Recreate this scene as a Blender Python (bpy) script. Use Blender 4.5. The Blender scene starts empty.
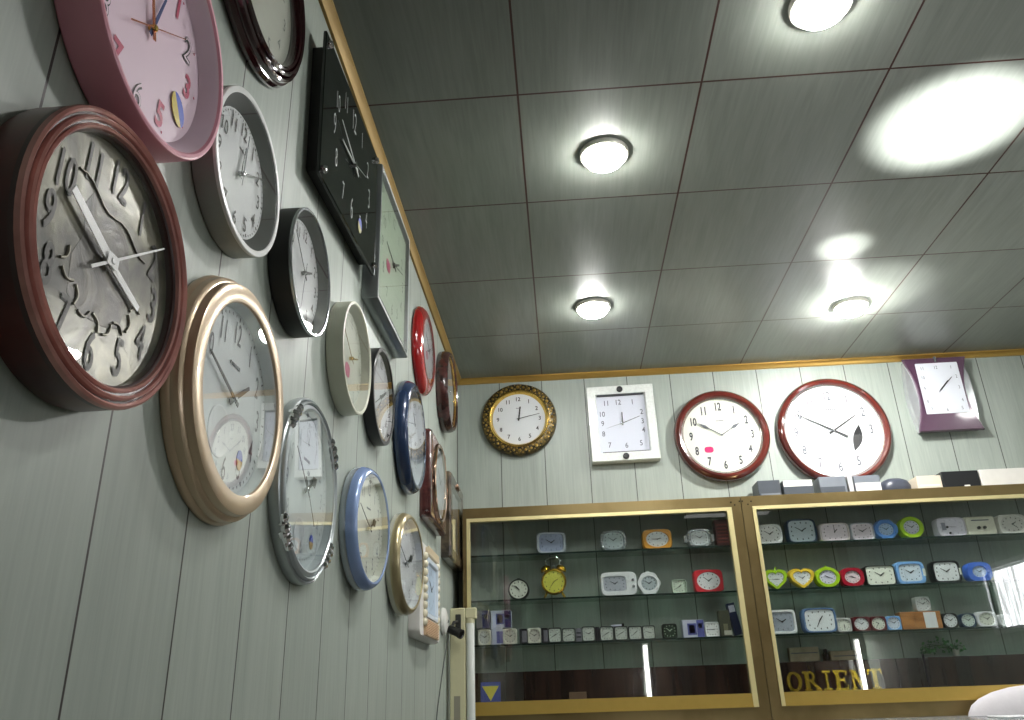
import bpy, math, random
from mathutils import Matrix, Vector
random.seed(7)
PI = math.pi
SC = bpy.context.scene
COL = SC.collection
Z0 = 1.55                      # eye height; heights below are given relative to it
XW, YW, ZC = -0.3864, 2.9928, 1.2
XR, YB = 2.5, -1.6             # right wall, front wall of the shop

# ------------------------------------------------------------------ materials
def srgb(r, g, b):
    f = lambda c: c/12.92 if c <= .04045 else ((c+.055)/1.055)**2.4
    return (f(r/255), f(g/255), f(b/255), 1)

def nmat(name):
    m = bpy.data.materials.new(name); m.use_nodes = True
    nt = m.node_tree
    for n in list(nt.nodes): nt.nodes.remove(n)
    return m, nt, nt.nodes.new('ShaderNodeOutputMaterial')

def L(nt, a, b): nt.links.new(a, b)

_mc = {}
def pm(name, rgb, rough=.5, metal=0., var=.06, scale=40, coat=0., bump=0., spec=.5):
    """plain painted/plastic/metal surface with a little procedural variation"""
    if name in _mc: return _mc[name]
    m, nt, out = nmat(name)
    p = nt.nodes.new('ShaderNodeBsdfPrincipled')
    tc = nt.nodes.new('ShaderNodeTexCoord')
    nz = nt.nodes.new('ShaderNodeTexNoise'); nz.inputs['Scale'].default_value = scale; nz.inputs['Detail'].default_value = 3
    L(nt, tc.outputs['Object'], nz.inputs['Vector'])
    mx = nt.nodes.new('ShaderNodeMix'); mx.data_type = 'RGBA'
    c = srgb(*rgb)
    mx.inputs['A'].default_value = tuple(max(0, v*(1-var)) for v in c[:3])+(1,)
    mx.inputs['B'].default_value = tuple(min(1, v*(1+var)) for v in c[:3])+(1,)
    L(nt, nz.outputs['Fac'], mx.inputs['Factor'])
    L(nt, mx.outputs['Result'], p.inputs['Base Color'])
    p.inputs['Roughness'].default_value = rough; p.inputs['Metallic'].default_value = metal
    p.inputs['Coat Weight'].default_value = coat; p.inputs['Coat Roughness'].default_value = .08
    p.inputs['Specular IOR Level'].default_value = spec
    if bump:
        b = nt.nodes.new('ShaderNodeBump'); b.inputs['Strength'].default_value = bump; b.inputs['Distance'].default_value = .002
        L(nt, nz.outputs['Fac'], b.inputs['Height']); L(nt, b.outputs['Normal'], p.inputs['Normal'])
    L(nt, p.outputs[0], out.inputs[0])
    _mc[name] = m
    return m

def two_tone(name, a, b, scale, rough=.5, dist=0., lo=.4, hi=.6, bump=0., metal=0., stretch=(1,1,1), coat=0.):
    if name in _mc: return _mc[name]
    m, nt, out = nmat(name)
    p = nt.nodes.new('ShaderNodeBsdfPrincipled')
    tc = nt.nodes.new('ShaderNodeTexCoord'); mp = nt.nodes.new('ShaderNodeMapping'); mp.inputs['Scale'].default_value = stretch
    nz = nt.nodes.new('ShaderNodeTexNoise'); nz.inputs['Scale'].default_value = scale; nz.inputs['Detail'].default_value = 5
    nz.inputs['Distortion'].default_value = dist
    L(nt, tc.outputs['Object'], mp.inputs[0]); L(nt, mp.outputs[0], nz.inputs['Vector'])
    r = nt.nodes.new('ShaderNodeValToRGB')
    r.color_ramp.elements[0].position = lo; r.color_ramp.elements[1].position = hi
    r.color_ramp.elements[0].color = srgb(*a); r.color_ramp.elements[1].color = srgb(*b)
    L(nt, nz.outputs['Fac'], r.inputs[0]); L(nt, r.outputs[0], p.inputs['Base Color'])
    p.inputs['Roughness'].default_value = rough; p.inputs['Metallic'].default_value = metal
    p.inputs['Coat Weight'].default_value = coat
    if bump:
        bn = nt.nodes.new('ShaderNodeBump'); bn.inputs['Strength'].default_value = bump; bn.inputs['Distance'].default_value = .003
        L(nt, nz.outputs['Fac'], bn.inputs['Height']); L(nt, bn.outputs['Normal'], p.inputs['Normal'])
    L(nt, p.outputs[0], out.inputs[0])
    _mc[name] = m
    return m

def M_(nt, op, a, b=None, c=None):
    n = nt.nodes.new('ShaderNodeMath'); n.operation = op
    for i, v in enumerate((a, b, c)):
        if v is None: continue
        if isinstance(v, (int, float)): n.inputs[i].default_value = v
        else: L(nt, v, n.inputs[i])
    return n.outputs[0]

def board_mat(name, col_a, col_b, grooves, grain_axis, rough, groove_col, spec=.5, gw=.0022):
    """grey-green wood-grain laminate; grooves = [(axis, offset, spacing)] cut dark joints at world positions"""
    m, nt, out = nmat(name)
    p = nt.nodes.new('ShaderNodeBsdfPrincipled')
    g = nt.nodes.new('ShaderNodeNewGeometry'); sp = nt.nodes.new('ShaderNodeSeparateXYZ')
    L(nt, g.outputs['Position'], sp.inputs[0])
    ax = {'x': sp.outputs[0], 'y': sp.outputs[1], 'z': sp.outputs[2]}
    # board number -> random shade and grain shift
    cells = []; groove = None
    for a, off, s in grooves:
        t = M_(nt, 'DIVIDE', M_(nt, 'SUBTRACT', ax[a], off), s)
        fl = M_(nt, 'FLOOR', t); fr = M_(nt, 'SUBTRACT', t, fl)
        d = M_(nt, 'MINIMUM', fr, M_(nt, 'SUBTRACT', 1.0, fr))
        gr = M_(nt, 'LESS_THAN', d, gw/2/s)
        groove = gr if groove is None else M_(nt, 'MAXIMUM', groove, gr)
        cells.append(fl)
    cid = cells[0]
    for k, c in enumerate(cells[1:]): cid = M_(nt, 'MULTIPLY_ADD', c, 7.31+k, cid)
    wn = nt.nodes.new('ShaderNodeTexWhiteNoise'); wn.noise_dimensions = '1D'; L(nt, cid, wn.inputs['W'])
    sc = {'x': 150., 'y': 150., 'z': 150.}; sc[grain_axis] = 7.
    cx = nt.nodes.new('ShaderNodeCombineXYZ')
    for i, a in enumerate('xyz'):
        L(nt, M_(nt, 'MULTIPLY_ADD', ax[a], sc[a], M_(nt, 'MULTIPLY', wn.outputs['Value'], 37.)), cx.inputs[i])
    n1 = nt.nodes.new('ShaderNodeTexNoise'); n1.inputs['Scale'].default_value = 1.; n1.inputs['Detail'].default_value = 4; n1.inputs['Distortion'].default_value = .6
    L(nt, cx.outputs[0], n1.inputs['Vector'])
    sc2 = {'x': 22., 'y': 22., 'z': 22.}; sc2[grain_axis] = 2.2
    c2 = nt.nodes.new('ShaderNodeCombineXYZ')
    for i, a in enumerate('xyz'):
        L(nt, M_(nt, 'MULTIPLY_ADD', ax[a], sc2[a], M_(nt, 'MULTIPLY', wn.outputs['Value'], 91.)), c2.inputs[i])
    n2 = nt.nodes.new('ShaderNodeTexNoise'); n2.inputs['Scale'].default_value = 1.; n2.inputs['Detail'].default_value = 3; n2.inputs['Distortion'].default_value = 1.2
    L(nt, c2.outputs[0], n2.inputs['Vector'])
    f = M_(nt, 'ADD', M_(nt, 'MULTIPLY', n1.outputs['Fac'], .55), M_(nt, 'MULTIPLY', n2.outputs['Fac'], .45))
    f = M_(nt, 'ADD', f, M_(nt, 'MULTIPLY', M_(nt, 'SUBTRACT', wn.outputs['Value'], .5), .10))
    r = nt.nodes.new('ShaderNodeValToRGB')
    r.color_ramp.elements[0].position = .22; r.color_ramp.elements[1].position = .78
    r.color_ramp.elements[0].color = srgb(*col_a); r.color_ramp.elements[1].color = srgb(*col_b)
    L(nt, f, r.inputs[0])
    mx = nt.nodes.new('ShaderNodeMix'); mx.data_type = 'RGBA'
    L(nt, groove, mx.inputs['Factor']); L(nt, r.outputs[0], mx.inputs['A']); mx.inputs['B'].default_value = srgb(*groove_col)
    L(nt, mx.outputs['Result'], p.inputs['Base Color'])
    p.inputs['Roughness'].default_value = rough; p.inputs['Specular IOR Level'].default_value = spec
    L(nt, p.outputs[0], out.inputs[0])
    return m

def glass_mat(name, tint=(1,1,1), base=.07, gain=.9, power=4.):
    m, nt, out = nmat(name)
    lw = nt.nodes.new('ShaderNodeLayerWeight'); lw.inputs['Blend'].default_value = .5
    fac = M_(nt, 'MINIMUM', M_(nt, 'ADD', base, M_(nt, 'MULTIPLY', M_(nt, 'POWER', lw.outputs['Facing'], power), gain)), 1.)
    t = nt.nodes.new('ShaderNodeBsdfTransparent'); t.inputs[0].default_value = tint+(1,)
    gl = nt.nodes.new('ShaderNodeBsdfGlossy'); gl.inputs['Roughness'].default_value = 0.01
    mx = nt.nodes.new('ShaderNodeMixShader')
    L(nt, fac, mx.inputs[0]); L(nt, t.outputs[0], mx.inputs[1]); L(nt, gl.outputs[0], mx.inputs[2]); L(nt, mx.outputs[0], out.inputs[0])
    return m

def emit_mat(name, rgb, s):
    m, nt, out = nmat(name)
    e = nt.nodes.new('ShaderNodeEmission'); e.inputs[0].default_value = rgb+(1,); e.inputs[1].default_value = s
    L(nt, e.outputs[0], out.inputs[0]); return m

WALL_A, WALL_B = (143,152,144), (169,178,169)
m_wl = board_mat('grey laminate left', WALL_A, WALL_B, [('y', .4715, .1673)], 'z', .45, (44,38,36), gw=.003)
m_wb = board_mat('grey laminate back', WALL_A, WALL_B, [('x', -.0450, .1700)], 'z', .45, (70,72,68), gw=.003)
m_ce = board_mat('grey laminate ceiling', (106,111,104), (130,135,127), [('x', -.0415, .3925), ('y', 1.361, .4070)], 'y', .30, (60,30,24), gw=.0045)
GLASS = glass_mat('clear clock glass', gain=1.1, power=3.2)
MATTE_GLASS = glass_mat('anti-glare clock glass', base=.03, gain=.45)
PANE = glass_mat('cabinet glass', (.95,.97,.96), base=.085, gain=.9)
SHELF = glass_mat('shelf glass', (.72,.82,.77), base=.10, gain=.9)
SHEDGE = pm('shelf edge', (28,46,40), .2)
WHITE = pm('white plastic', (232,234,236), .4)
DIALW = pm('white dial', (226,230,232), .5, var=.02)
DIALC = pm('cream dial', (226,230,216), .5, var=.02)
BLACK = pm('black plastic', (14,15,17), .3)
INK = pm('black ink', (22,23,26), .5)
GREYINK = pm('grey ink', (92,96,104), .5)
SILVER = pm('silver metal', (190,192,196), .25, .9)
CHROME = pm('chrome', (225,226,230), .08, 1., var=.02)
GOLD = pm('gold metal', (222,186,96), .25, 1.)
STRIP = pm('bright gold strip', (240,226,168), .38, .75, var=.05)
BRONZE = two_tone('brown anodised frame', (128,110,72), (142,124,84), 8, .28, metal=.75)
MOLD = pm('gilt moulding', (196,158,84), .3, .7)

# ------------------------------------------------------------------ geometry
class MB:
    def __init__(s): s.v = []; s.f = []; s.m = []
    def add(s, vf, mi=0, mat=None):
        v, f = vf; o = len(s.v)
        s.v += [tuple(mat @ Vector(p)) if mat else tuple(p) for p in v]
        s.f += [tuple(i+o for i in q) for q in f]; s.m += [mi]*len(f)
        return s
    def build(s, name, mats, parent=None, smooth=35, mw=None):
        me = bpy.data.meshes.new(name); me.from_pydata(s.v, [], s.f)
        for mm in (mats if isinstance(mats, (list, tuple)) else [mats]): me.materials.append(mm)
        me.polygons.foreach_set('material_index', s.m)
        if smooth:
            me.polygons.foreach_set('use_smooth', [True]*len(s.f)); me.update()
            me.set_sharp_from_angle(angle=math.radians(smooth))
        me.update()
        o = bpy.data.objects.new(name, me); COL.objects.link(o)
        if parent: o.parent = parent
        if mw is not None: o.matrix_world = mw
        return o

def tag(o, label=None, cat=None, group=None, kind=None):
    for k, v in (('label', label), ('category', cat), ('group', group), ('kind', kind)):
        if v: o[k] = v
    return o

def empty(name, mw, label, cat, group=None):
    o = bpy.data.objects.new(name, None); COL.objects.link(o); o.matrix_world = mw; o.empty_display_size = .02
    return tag(o, label, cat, group)

def frame_left(y, z, rot=0):   # local x -> world y, local y -> up, local z -> out of the left wall
    m = Matrix(((0,0,1,XW+.0006),(1,0,0,y),(0,1,0,Z0+z),(0,0,0,1)))
    return m @ Matrix.Rotation(math.radians(rot), 4, 'Z')
def frame_back(x, z, rot=0, y=YW-.0006):
    m = Matrix(((1,0,0,x),(0,0,-1,y),(0,1,0,Z0+z),(0,0,0,1)))
    return m @ Matrix.Rotation(math.radians(rot), 4, 'Z')

def lathe(prof, n=64):
    v = []; f = []; rows = []
    for r, z in prof:
        if r < 1e-6: rows.append([len(v)]); v.append((0,0,z))
        else:
            rows.append(list(range(len(v), len(v)+n)))
            v += [(r*math.cos(2*PI*k/n), r*math.sin(2*PI*k/n), z) for k in range(n)]
    for a, b in zip(rows, rows[1:]):
        for k in range(n):
            k2 = (k+1) % n
            if len(a) == 1 and len(b) == 1: continue
            if len(a) == 1: f.append((a[0], b[k2], b[k]))
            elif len(b) == 1: f.append((a[k], a[k2], b[0]))
            else: f.append((a[k], a[k2], b[k2], b[k]))
    return v, f

def loft(loops, cap0=True, cap1=True):
    v = []; f = []; n = len(loops[0])
    for lp in loops: v += lp
    for i in range(len(loops)-1):
        for k in range(n):
            k2 = (k+1) % n
            f.append((i*n+k, i*n+k2, (i+1)*n+k2, (i+1)*n+k))
    if cap0: f.append(tuple(range(n-1, -1, -1)))
    if cap1: f.append(tuple((len(loops)-1)*n+k for k in range(n)))
    return v, f

def at_z(o, z, s=1., dx=0, dy=0): return [(x*s+dx, y*s+dy, z) for x, y in o]

def box(x0, x1, y0, y1, z0, z1):
    v = [(x0,y0,z0),(x1,y0,z0),(x1,y1,z0),(x0,y1,z0),(x0,y0,z1),(x1,y0,z1),(x1,y1,z1),(x0,y1,z1)]
    return v, [(3,2,1,0),(4,5,6,7),(0,1,5,4),(1,2,6,5),(2,3,7,6),(3,0,4,7)]

def bbox_bev(x0, x1, y0, y1, z0, z1, b=.002):
    """box with chamfered edges along z and at both z ends"""
    def o(i):
        return [(x0+i+b,y0+i),(x1-i-b,y0+i),(x1-i,y0+i+b),(x1-i,y1-i-b),(x1-i-b,y1-i),(x0+i+b,y1-i),(x0+i,y1-i-b),(x0+i,y0+i+b)]
    return loft([at_z(o(b), z0), at_z(o(0), z0+b), at_z(o(0), z1-b), at_z(o(b), z1)])

def rrect(w, h, r, k=5):
    pts = []
    for cx, cy, a0 in ((w/2-r,h/2-r,0),(-w/2+r,h/2-r,90),(-w/2+r,-h/2+r,180),(w/2-r,-h/2+r,270)):
        for i in range(k+1):
            a = math.radians(a0+90*i/k); pts.append((cx+r*math.cos(a), cy+r*math.sin(a)))
    return pts

def ridge(r0, r1, z, h, n=4):
    """half-round bead from radius r0 in to r1"""
    return [(r0+(r1-r0)*.5*(1-math.cos(PI*i/n)), z+h*math.sin(PI*i/n)) for i in range(n+1)]

def polar(fn, n=48): return [(fn(2*PI*k/n)*math.cos(2*PI*k/n), fn(2*PI*k/n)*math.sin(2*PI*k/n)) for k in range(n)]
def circ(r, n=48): return polar(lambda a: r, n)
def squircle(w, h, p=5., n=48):
    return polar(lambda a: 1/((abs(math.cos(a))*2/w)**p+(abs(math.sin(a))*2/h)**p)**(1/p), n)
def octo(w, h, n=48):
    def fn(a):
        c, s = abs(math.cos(a)), abs(math.sin(a))
        return min(w/2/max(c,1e-6), h/2/max(s,1e-6), (w+h)/4*1.36/(c+s))
    return polar(fn, n)
def flower(r, n=48): return polar(lambda a: r*(1+.05*math.cos(6*a)), n)
def apple(w, h, n=48):
    def fn(a):
        d = abs(((a-PI/2+PI) % (2*PI))-PI)
        return (w/2*abs(math.cos(a))**2+h/2*math.sin(a)**2)*(1+.02*math.exp(-(d/.25)**2))
    return polar(fn, n)
def heart(w, h, n=48):
    p = []
    for k in range(n):
        t = 2*PI*k/n+PI/2
        t = PI/2-t
        x = 16*math.sin(t)**3; y = 13*math.cos(t)-5*math.cos(2*t)-2*math.cos(3*t)-math.cos(4*t)
        y += 2.2*math.exp(-(x/5)**2)*(1 if y > 0 else 0)
        hx, hy = x/32*w, (y+2.5)/29*h
        cx, cy = w*.5*math.cos(PI/2-t), h*.48*math.sin(PI/2-t)
        k_ = .42 if hy < 0 else .12
        p.append((hx*(1-k_)+cx*k_, hy*(1-k_)+cy*k_))
    return p

def tube(path, r, n=8):
    pts = [Vector(p) for p in path]; v = []; f = []
    for i, p in enumerate(pts):
        t = (pts[min(i+1, len(pts)-1)]-pts[max(i-1, 0)]).normalized()
        u = t.cross(Vector((0,0,1)) if abs(t.z) < .9 else Vector((1,0,0))).normalized(); w = t.cross(u)
        v += [tuple(p+r*(math.cos(2*PI*k/n)*u+math.sin(2*PI*k/n)*w)) for k in range(n)]
    for i in range(len(pts)-1):
        for k in range(n):
            k2 = (k+1) % n; f.append((i*n+k, i*n+k2, (i+1)*n+k2, (i+1)*n+k))
    f.append(tuple(range(n-1,-1,-1))); f.append(tuple((len(pts)-1)*n+k for k in range(n)))
    return v, f

def sphere(r, c=(0,0,0), n=10, m=6, sz=1.):
    pr = [(r*math.sin(PI*i/m), -r*math.cos(PI*i/m)*sz) for i in range(m+1)]
    v, f = lathe(pr, n); return [(x+c[0], y+c[1], z+c[2]) for x, y, z in v], f

_gl = {}
def glyph(s, bold=0.):
    key = (s, bold)
    if key not in _gl:
        cu = bpy.data.curves.new('t', 'FONT'); cu.body = s; cu.size = 1; cu.resolution_u = 3; cu.offset = bold
        ob = bpy.data.objects.new('t', cu); COL.objects.link(ob)
        dg = bpy.context.evaluated_depsgraph_get(); dg.update()
        ev = ob.evaluated_get(dg); me = ev.to_mesh()
        v = [tuple(p.co) for p in me.vertices]; f = [tuple(q.vertices) for q in me.polygons]
        ev.to_mesh_clear(); bpy.data.objects.remove(ob); bpy.data.curves.remove(cu)
        x = [p[0] for p in v]; y = [p[1] for p in v]
        cx, cy, hh = (min(x)+max(x))/2, (min(y)+max(y))/2, max(y)-min(y)
        _gl[key] = ([((p[0]-cx)/hh, (p[1]-cy)/hh, 0) for p in v], f)
    return _gl[key]
def text_at(mb, s, x, y, z, h, xs=1., bold=0., mi=0, rot=0):
    m = Matrix.Translation((x,y,z)) @ Matrix.Rotation(rot, 4, 'Z') @ Matrix.Diagonal((h*xs, h, 1, 1))
    mb.add(glyph(s, bold), mi, m)

def bar2(x0, y0, x1, y1, w0, w1, z, t):
    """tapered flat bar from one point to another, t thick"""
    d = Vector((x1-x0, y1-y0)); n = Vector((-d.y, d.x)).normalized()
    o = [(x0+n.x*w0/2*s, y0+n.y*w0/2*s) for s in (-1,1)]+[(x1+n.x*w1/2*s, y1+n.y*w1/2*s) for s in (1,-1)]
    o = o[::-1]
    return loft([at_z(o, z), at_z(o, z+t)])

def hand(parent, role, ang, ln, w, z, mat, tail=.18, tip=.5, spade=False):
    a = math.radians(ang); dx, dy = math.sin(a), math.cos(a)
    mb = MB(); mb.add(bar2(-dx*ln*tail, -dy*ln*tail, dx*ln, dy*ln, w, w*tip, z, .0008))
    if spade:
        mb.add(bar2(dx*ln*.55, dy*ln*.55, dx*ln*.72, dy*ln*.72, w, w*3.2, z+.0001, .0008))
        mb.add(bar2(dx*ln*.72, dy*ln*.72, dx*ln, dy*ln, w*3.2, w*.3, z+.0001, .0008))
    return mb.build(role, mat, parent)

def numerals(dial, r, z, h, mat, xs=.9, bold=0., skip=(), ticks=None, name='numeral_print', mats=None, ry=None, big=()):
    mb = MB()
    for k in range(1, 13):
        if k in skip: continue
        a = math.radians(30*k)
        text_at(mb, str(k), math.sin(a)*r, math.cos(a)*(ry or r), z, h*(1.15 if k in big else 1), xs, bold)
    if ticks:
        for k in range(60):
            a = math.radians(6*k); w = .0022 if k % 5 == 0 else .0009; l = .05 if k % 5 == 0 else .03
            mb.add(bar2(math.sin(a)*ticks*(1-l), math.cos(a)*ticks*(1-l), math.sin(a)*ticks, math.cos(a)*ticks, w, w, z-.0003, .0003))
    return mb.build(name, mat, dial, smooth=0)

BLUE_ST = pm('sticker blue', (36,72,190), .35); YEL_ST = pm('sticker yellow', (214,190,70), .35)
PINK_ST = pm('sticker pink', (206,44,112), .35)
def sticker(parent, x, y, z, w, h, rot=0, mats=None):
    o = [(math.cos(2*PI*k/28)*w/2, math.sin(2*PI*k/28)*h/2) for k in range(28)]
    up = [p for p in o if p[1] >= -1e-6]
    lo = [p for p in o if p[1] <= 1e-6]
    lo = [o[14]]+o[15:]+[o[0]]
    m = Matrix.Translation((x,y,z)) @ Matrix.Rotation(math.radians(rot), 4, 'Z')
    mb = MB()
    mb.add(loft([at_z(up,0), at_z(up,.0006)]), 0, m); mb.add(loft([at_z(lo,0), at_z(lo,.0006)]), 1, m)
    return mb.build('sticker', mats or [BLUE_ST, YEL_ST], parent, smooth=0)

def flat_sticker(parent, x, y, z, w, h, mat, rot=0):
    o = squircle(w, h, 3, 24); m = Matrix.Translation((x,y,z)) @ Matrix.Rotation(math.radians(rot), 4, 'Z')
    return MB().add(loft([at_z(o,0), at_z(o,.0006)]), 0, m).build('sticker', mat, parent, smooth=0)

def brand_bar(mb_parent, y, z, w, mat):
    """unreadably small maker's line on a dial"""
    mb = MB(); n = 6
    for k in range(n):
        x = -w/2+w*(k+.5)/n; mb.add(box(x-w/n*.36, x+w/n*.36, y-w*.07, y+w*.07, z, z+.0003))
    return mb.build('maker_mark', mat, mb_parent, smooth=0)

CG = 'wall clocks on show'
def round_clock(mw, label, R, parts, dial, hub=SILVER, hz=None, glass=None, n=72, gm=None):
    """parts = [(name, profile, material)], dial = (radius, z, material)"""
    root = empty('wall_clock', mw, label, 'clock', CG)
    for nm, pr, mt in parts: MB().add(lathe(pr, n)).build(nm, mt, root)
    rd, dz, dm = dial
    d = MB().add(lathe([(0,dz),(rd,dz),(rd,dz-.002)][::-1], n)).build('dial', dm, root)
    if glass: MB().add(lathe([(glass[0],glass[1]),(0,glass[1]+(glass[2] if len(glass) > 2 else .0))], n)).build('glass_cover', gm or GLASS, root)
    MB().add(lathe([(.0035,dz),(.0035,dz+.0065),(.0025,dz+.0075),(0,dz+.0075)], 16)).build('hub', hub, root)
    return root, d

def hands3(root, dz, specs):
    for i, (role, ang, ln, w, mat, kw) in enumerate(specs): hand(root, role, ang, ln, w, dz+.003+.0012*i, mat, **kw)

# ------------------------------------------------------------------ the setting
def slab(name, x0, x1, y0, y1, z0, z1, mat):
    o = MB().add(box(x0, x1, y0, y1, Z0+z0, Z0+z1)).build(name, mat, smooth=0); o['kind'] = 'structure'; return o
FL = -Z0
floor_m = two_tone('floor tiles', (120,116,108), (140,136,128), 5, .3)
slab('floor', XW-.1, XR+.1, YB-.1, YW+.1, FL-.08, FL, floor_m)
slab('ceiling', XW-.1, XR+.1, YB-.1, YW+.1, ZC, ZC+.08, m_ce)
slab('wall_left', XW-.1, XW, YB-.1, YW+.1, FL, ZC, m_wl)
slab('wall_back', XW, XR, YW, YW+.1, FL, ZC, m_wb)
slab('wall_front', XW, XR, YB-.1, YB, FL, ZC, two_tone('dark brown shopfront', (48,34,28), (84,62,50), 6, .4, stretch=(6,1,.4)))
# right wall is built around an opening for an added bright window
wy0, wy1, wz0, wz1 = .66, 1.30, .30, .62
mb = MB()
for a in ((YB,wy0,FL,ZC),(wy1,YW,FL,ZC),(wy0,wy1,FL,wz0),(wy0,wy1,wz1,ZC)):
    mb.add(box(XR, XR+.1, a[0], a[1], Z0+a[2], Z0+a[3]))
tag(mb.build('wall_right', m_wl, smooth=0), kind='structure')
def pane_glow():
    """daylight of an added unseen window, streaked like pleats, for the cabinet glass reflection"""
    m, nt, out = nmat('added pane glow')
    g = nt.nodes.new('ShaderNodeNewGeometry'); mp = nt.nodes.new('ShaderNodeMapping'); mp.inputs['Scale'].default_value = (1,34,3.5)
    nz = nt.nodes.new('ShaderNodeTexNoise'); nz.inputs['Scale'].default_value = 1.; nz.inputs['Detail'].default_value = 2
    L(nt, g.outputs['Position'], mp.inputs[0]); L(nt, mp.outputs[0], nz.inputs['Vector'])
    e = nt.nodes.new('ShaderNodeEmission'); e.inputs[0].default_value = (.97,.96,1,1)
    mr = nt.nodes.new('ShaderNodeMapRange'); mr.inputs[1].default_value = .32; mr.inputs[2].default_value = .66; mr.inputs[3].default_value = 3.; mr.inputs[4].default_value = 11.
    L(nt, nz.outputs['Fac'], mr.inputs[0]); L(nt, mr.outputs[0], e.inputs[1]); L(nt, e.outputs[0], out.inputs[0]); return m
GLOW_MAT = pane_glow()
w = MB()
for a in ((wy0-.03,wy0,wz0-.03,wz1+.03),(wy1,wy1+.03,wz0-.03,wz1+.03),(wy0,wy1,wz0-.03,wz0),(wy0,wy1,wz1,wz1+.03)):
    w.add(box(XR-.012, XR+.03, a[0], a[1], Z0+a[2], Z0+a[3]))
wf = tag(w.build('added_window_1', WHITE, smooth=0), kind='structure')
MB().add(box(XR+.05, XR+.06, wy0, wy1, Z0+wz0, Z0+wz1)).build('added_glow_pane', GLOW_MAT, wf, smooth=0)

def moulding(p0, p1, inward):
    """small cove along the wall/ceiling joint"""
    prof = [(0,0),(.020,0),(.020,-.005),(.014,-.009),(.010,-.014),(.006,-.021),(0,-.021)]
    a, b, i = Vector(p0), Vector(p1), Vector(inward)
    lo = [[tuple(q+i*u+Vector((0,0,w_))) for u, w_ in prof] for q in (a, b)]
    return loft(lo)
tag(MB().add(moulding((XW,YB,Z0+ZC),(XW,YW,Z0+ZC),(1,0,0))).build('trim_1', pm('dull gilt moulding', (146,120,66), .55, .35)), kind='structure')
tag(MB().add(moulding((XW,YW,Z0+ZC),(XR,YW,Z0+ZC),(0,-1,0))).build('trim_2', MOLD), kind='structure')

# ------------------------------------------------------------------ ceiling lamps
LAMP = emit_mat('lamp diffuser', (1.,.99,.96), 150.)
ADDED_LAMP = emit_mat('added lamp diffuser', (1.,.99,.96), 60.)  # for the two lamps added out of view to light the room
RIM = pm('lamp rim', (196,194,184), .3, .4)
GLARE = emit_mat('bright lamp diffuser', (1.,.99,.96), 500.)
def lamp(x, y, label, em=None, R=.0585):
    m = Matrix.Translation((x, y, Z0+ZC-.0004)) @ Matrix.Rotation(PI, 4, 'X')
    r = empty('ceiling_lamp', m, label, 'lamp', 'round ceiling lamps')
    MB().add(lathe([(R-.006,0),(R,0),(R+.0005,.006),(R-.002,.011),(R-.006,.012),(R-.010,.009)], 48)).build('rim', RIM, r)
    Rd = R-.008
    MB().add(lathe([(Rd,.004)]+[(Rd*math.cos(a), .009+.030*math.sin(a)) for a in (0,.25,.5,.75,1.0,1.25)]+[(0,.039)], 32)).build('diffuser', em or LAMP, r)
for x, y, lb in ((.152,1.581,'round ceiling lamp over the left wall of clocks, nearer the camera'),
                 (.147,2.392,'small-looking round ceiling lamp nearest the corner of the two clock walls'),
                 (.545,1.169,'round ceiling lamp cut by the top edge of the photo'),
                 (1.02,2.495,'glaring round ceiling lamp above the large white-faced clock'),
                 (1.55,1.20,'round ceiling lamp added outside the view on the right'),
                 (1.95,2.2,'round ceiling lamp added out of view at the far right of the shop')):
    lamp(x, y, lb, GLARE if lb.startswith('glaring') else ADDED_LAMP if x > 1.2 else None)

# ------------------------------------------------------------------ left wall: round clocks
# pink clock
R = .1247
PINK = pm('pink plastic', (226,158,174), .35); PINKL = pm('pale pink plastic', (226,204,216), .4)
root, d = round_clock(frame_left(.557,.603), 'large pink round clock with raspberry and white-outlined numerals, top of the left wall', R,
    [('case', [(0,0),(R-.002,0),(R,.002),(R,.037),(R-.001,.039),(R-.003,.040),(R-.006,.0395),(R-.008,.037)], PINK),
     ('bezel', [(R-.008,.037),(R-.011,.034),(R*.845,.0195)], PINKL)], (R*.85,.0193,pm('pink dial', (226,200,216), .5, var=.02)), hub=GOLD)
RASP = pm('raspberry', (186,52,92), .4); NVY = pm('navy hand', (44,58,120), .35); COPPER = pm('copper', (196,120,92), .25, .8)
mb = MB(); mo = MB()
for k in range(1, 13):
    a = math.radians(30*k); x, y = math.sin(a)*.080, math.cos(a)*.080
    if k % 2: text_at(mb, str(k), x, y, .0201, .029, .8, .03)
    else:
        text_at(mo, str(k), x, y, .0201, .030, .8, .03, 0); text_at(mo, str(k), x, y, .0204, .028, .8, -.012, 1)
for k in range(12):
    a = math.radians(30*k); mb.add(lathe([(.0016,0),(0,.0006)], 8), 0, Matrix.Translation((math.sin(a)*.097, math.cos(a)*.097, .0196)))
mb.build('raspberry_print', RASP, d, smooth=0); mo.build('outlined_print', [INK, PINKL], d, smooth=0)
sticker(d, .068, -.040, .0207, .036, .024, -55)
hands3(root, .0193, [('hour_hand',14,.052,.005,NVY,{}),('minute_hand',-20,.068,.005,COPPER,{}),('second_hand',54,.066,.0014,COPPER,{'tail':.7})])

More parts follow.
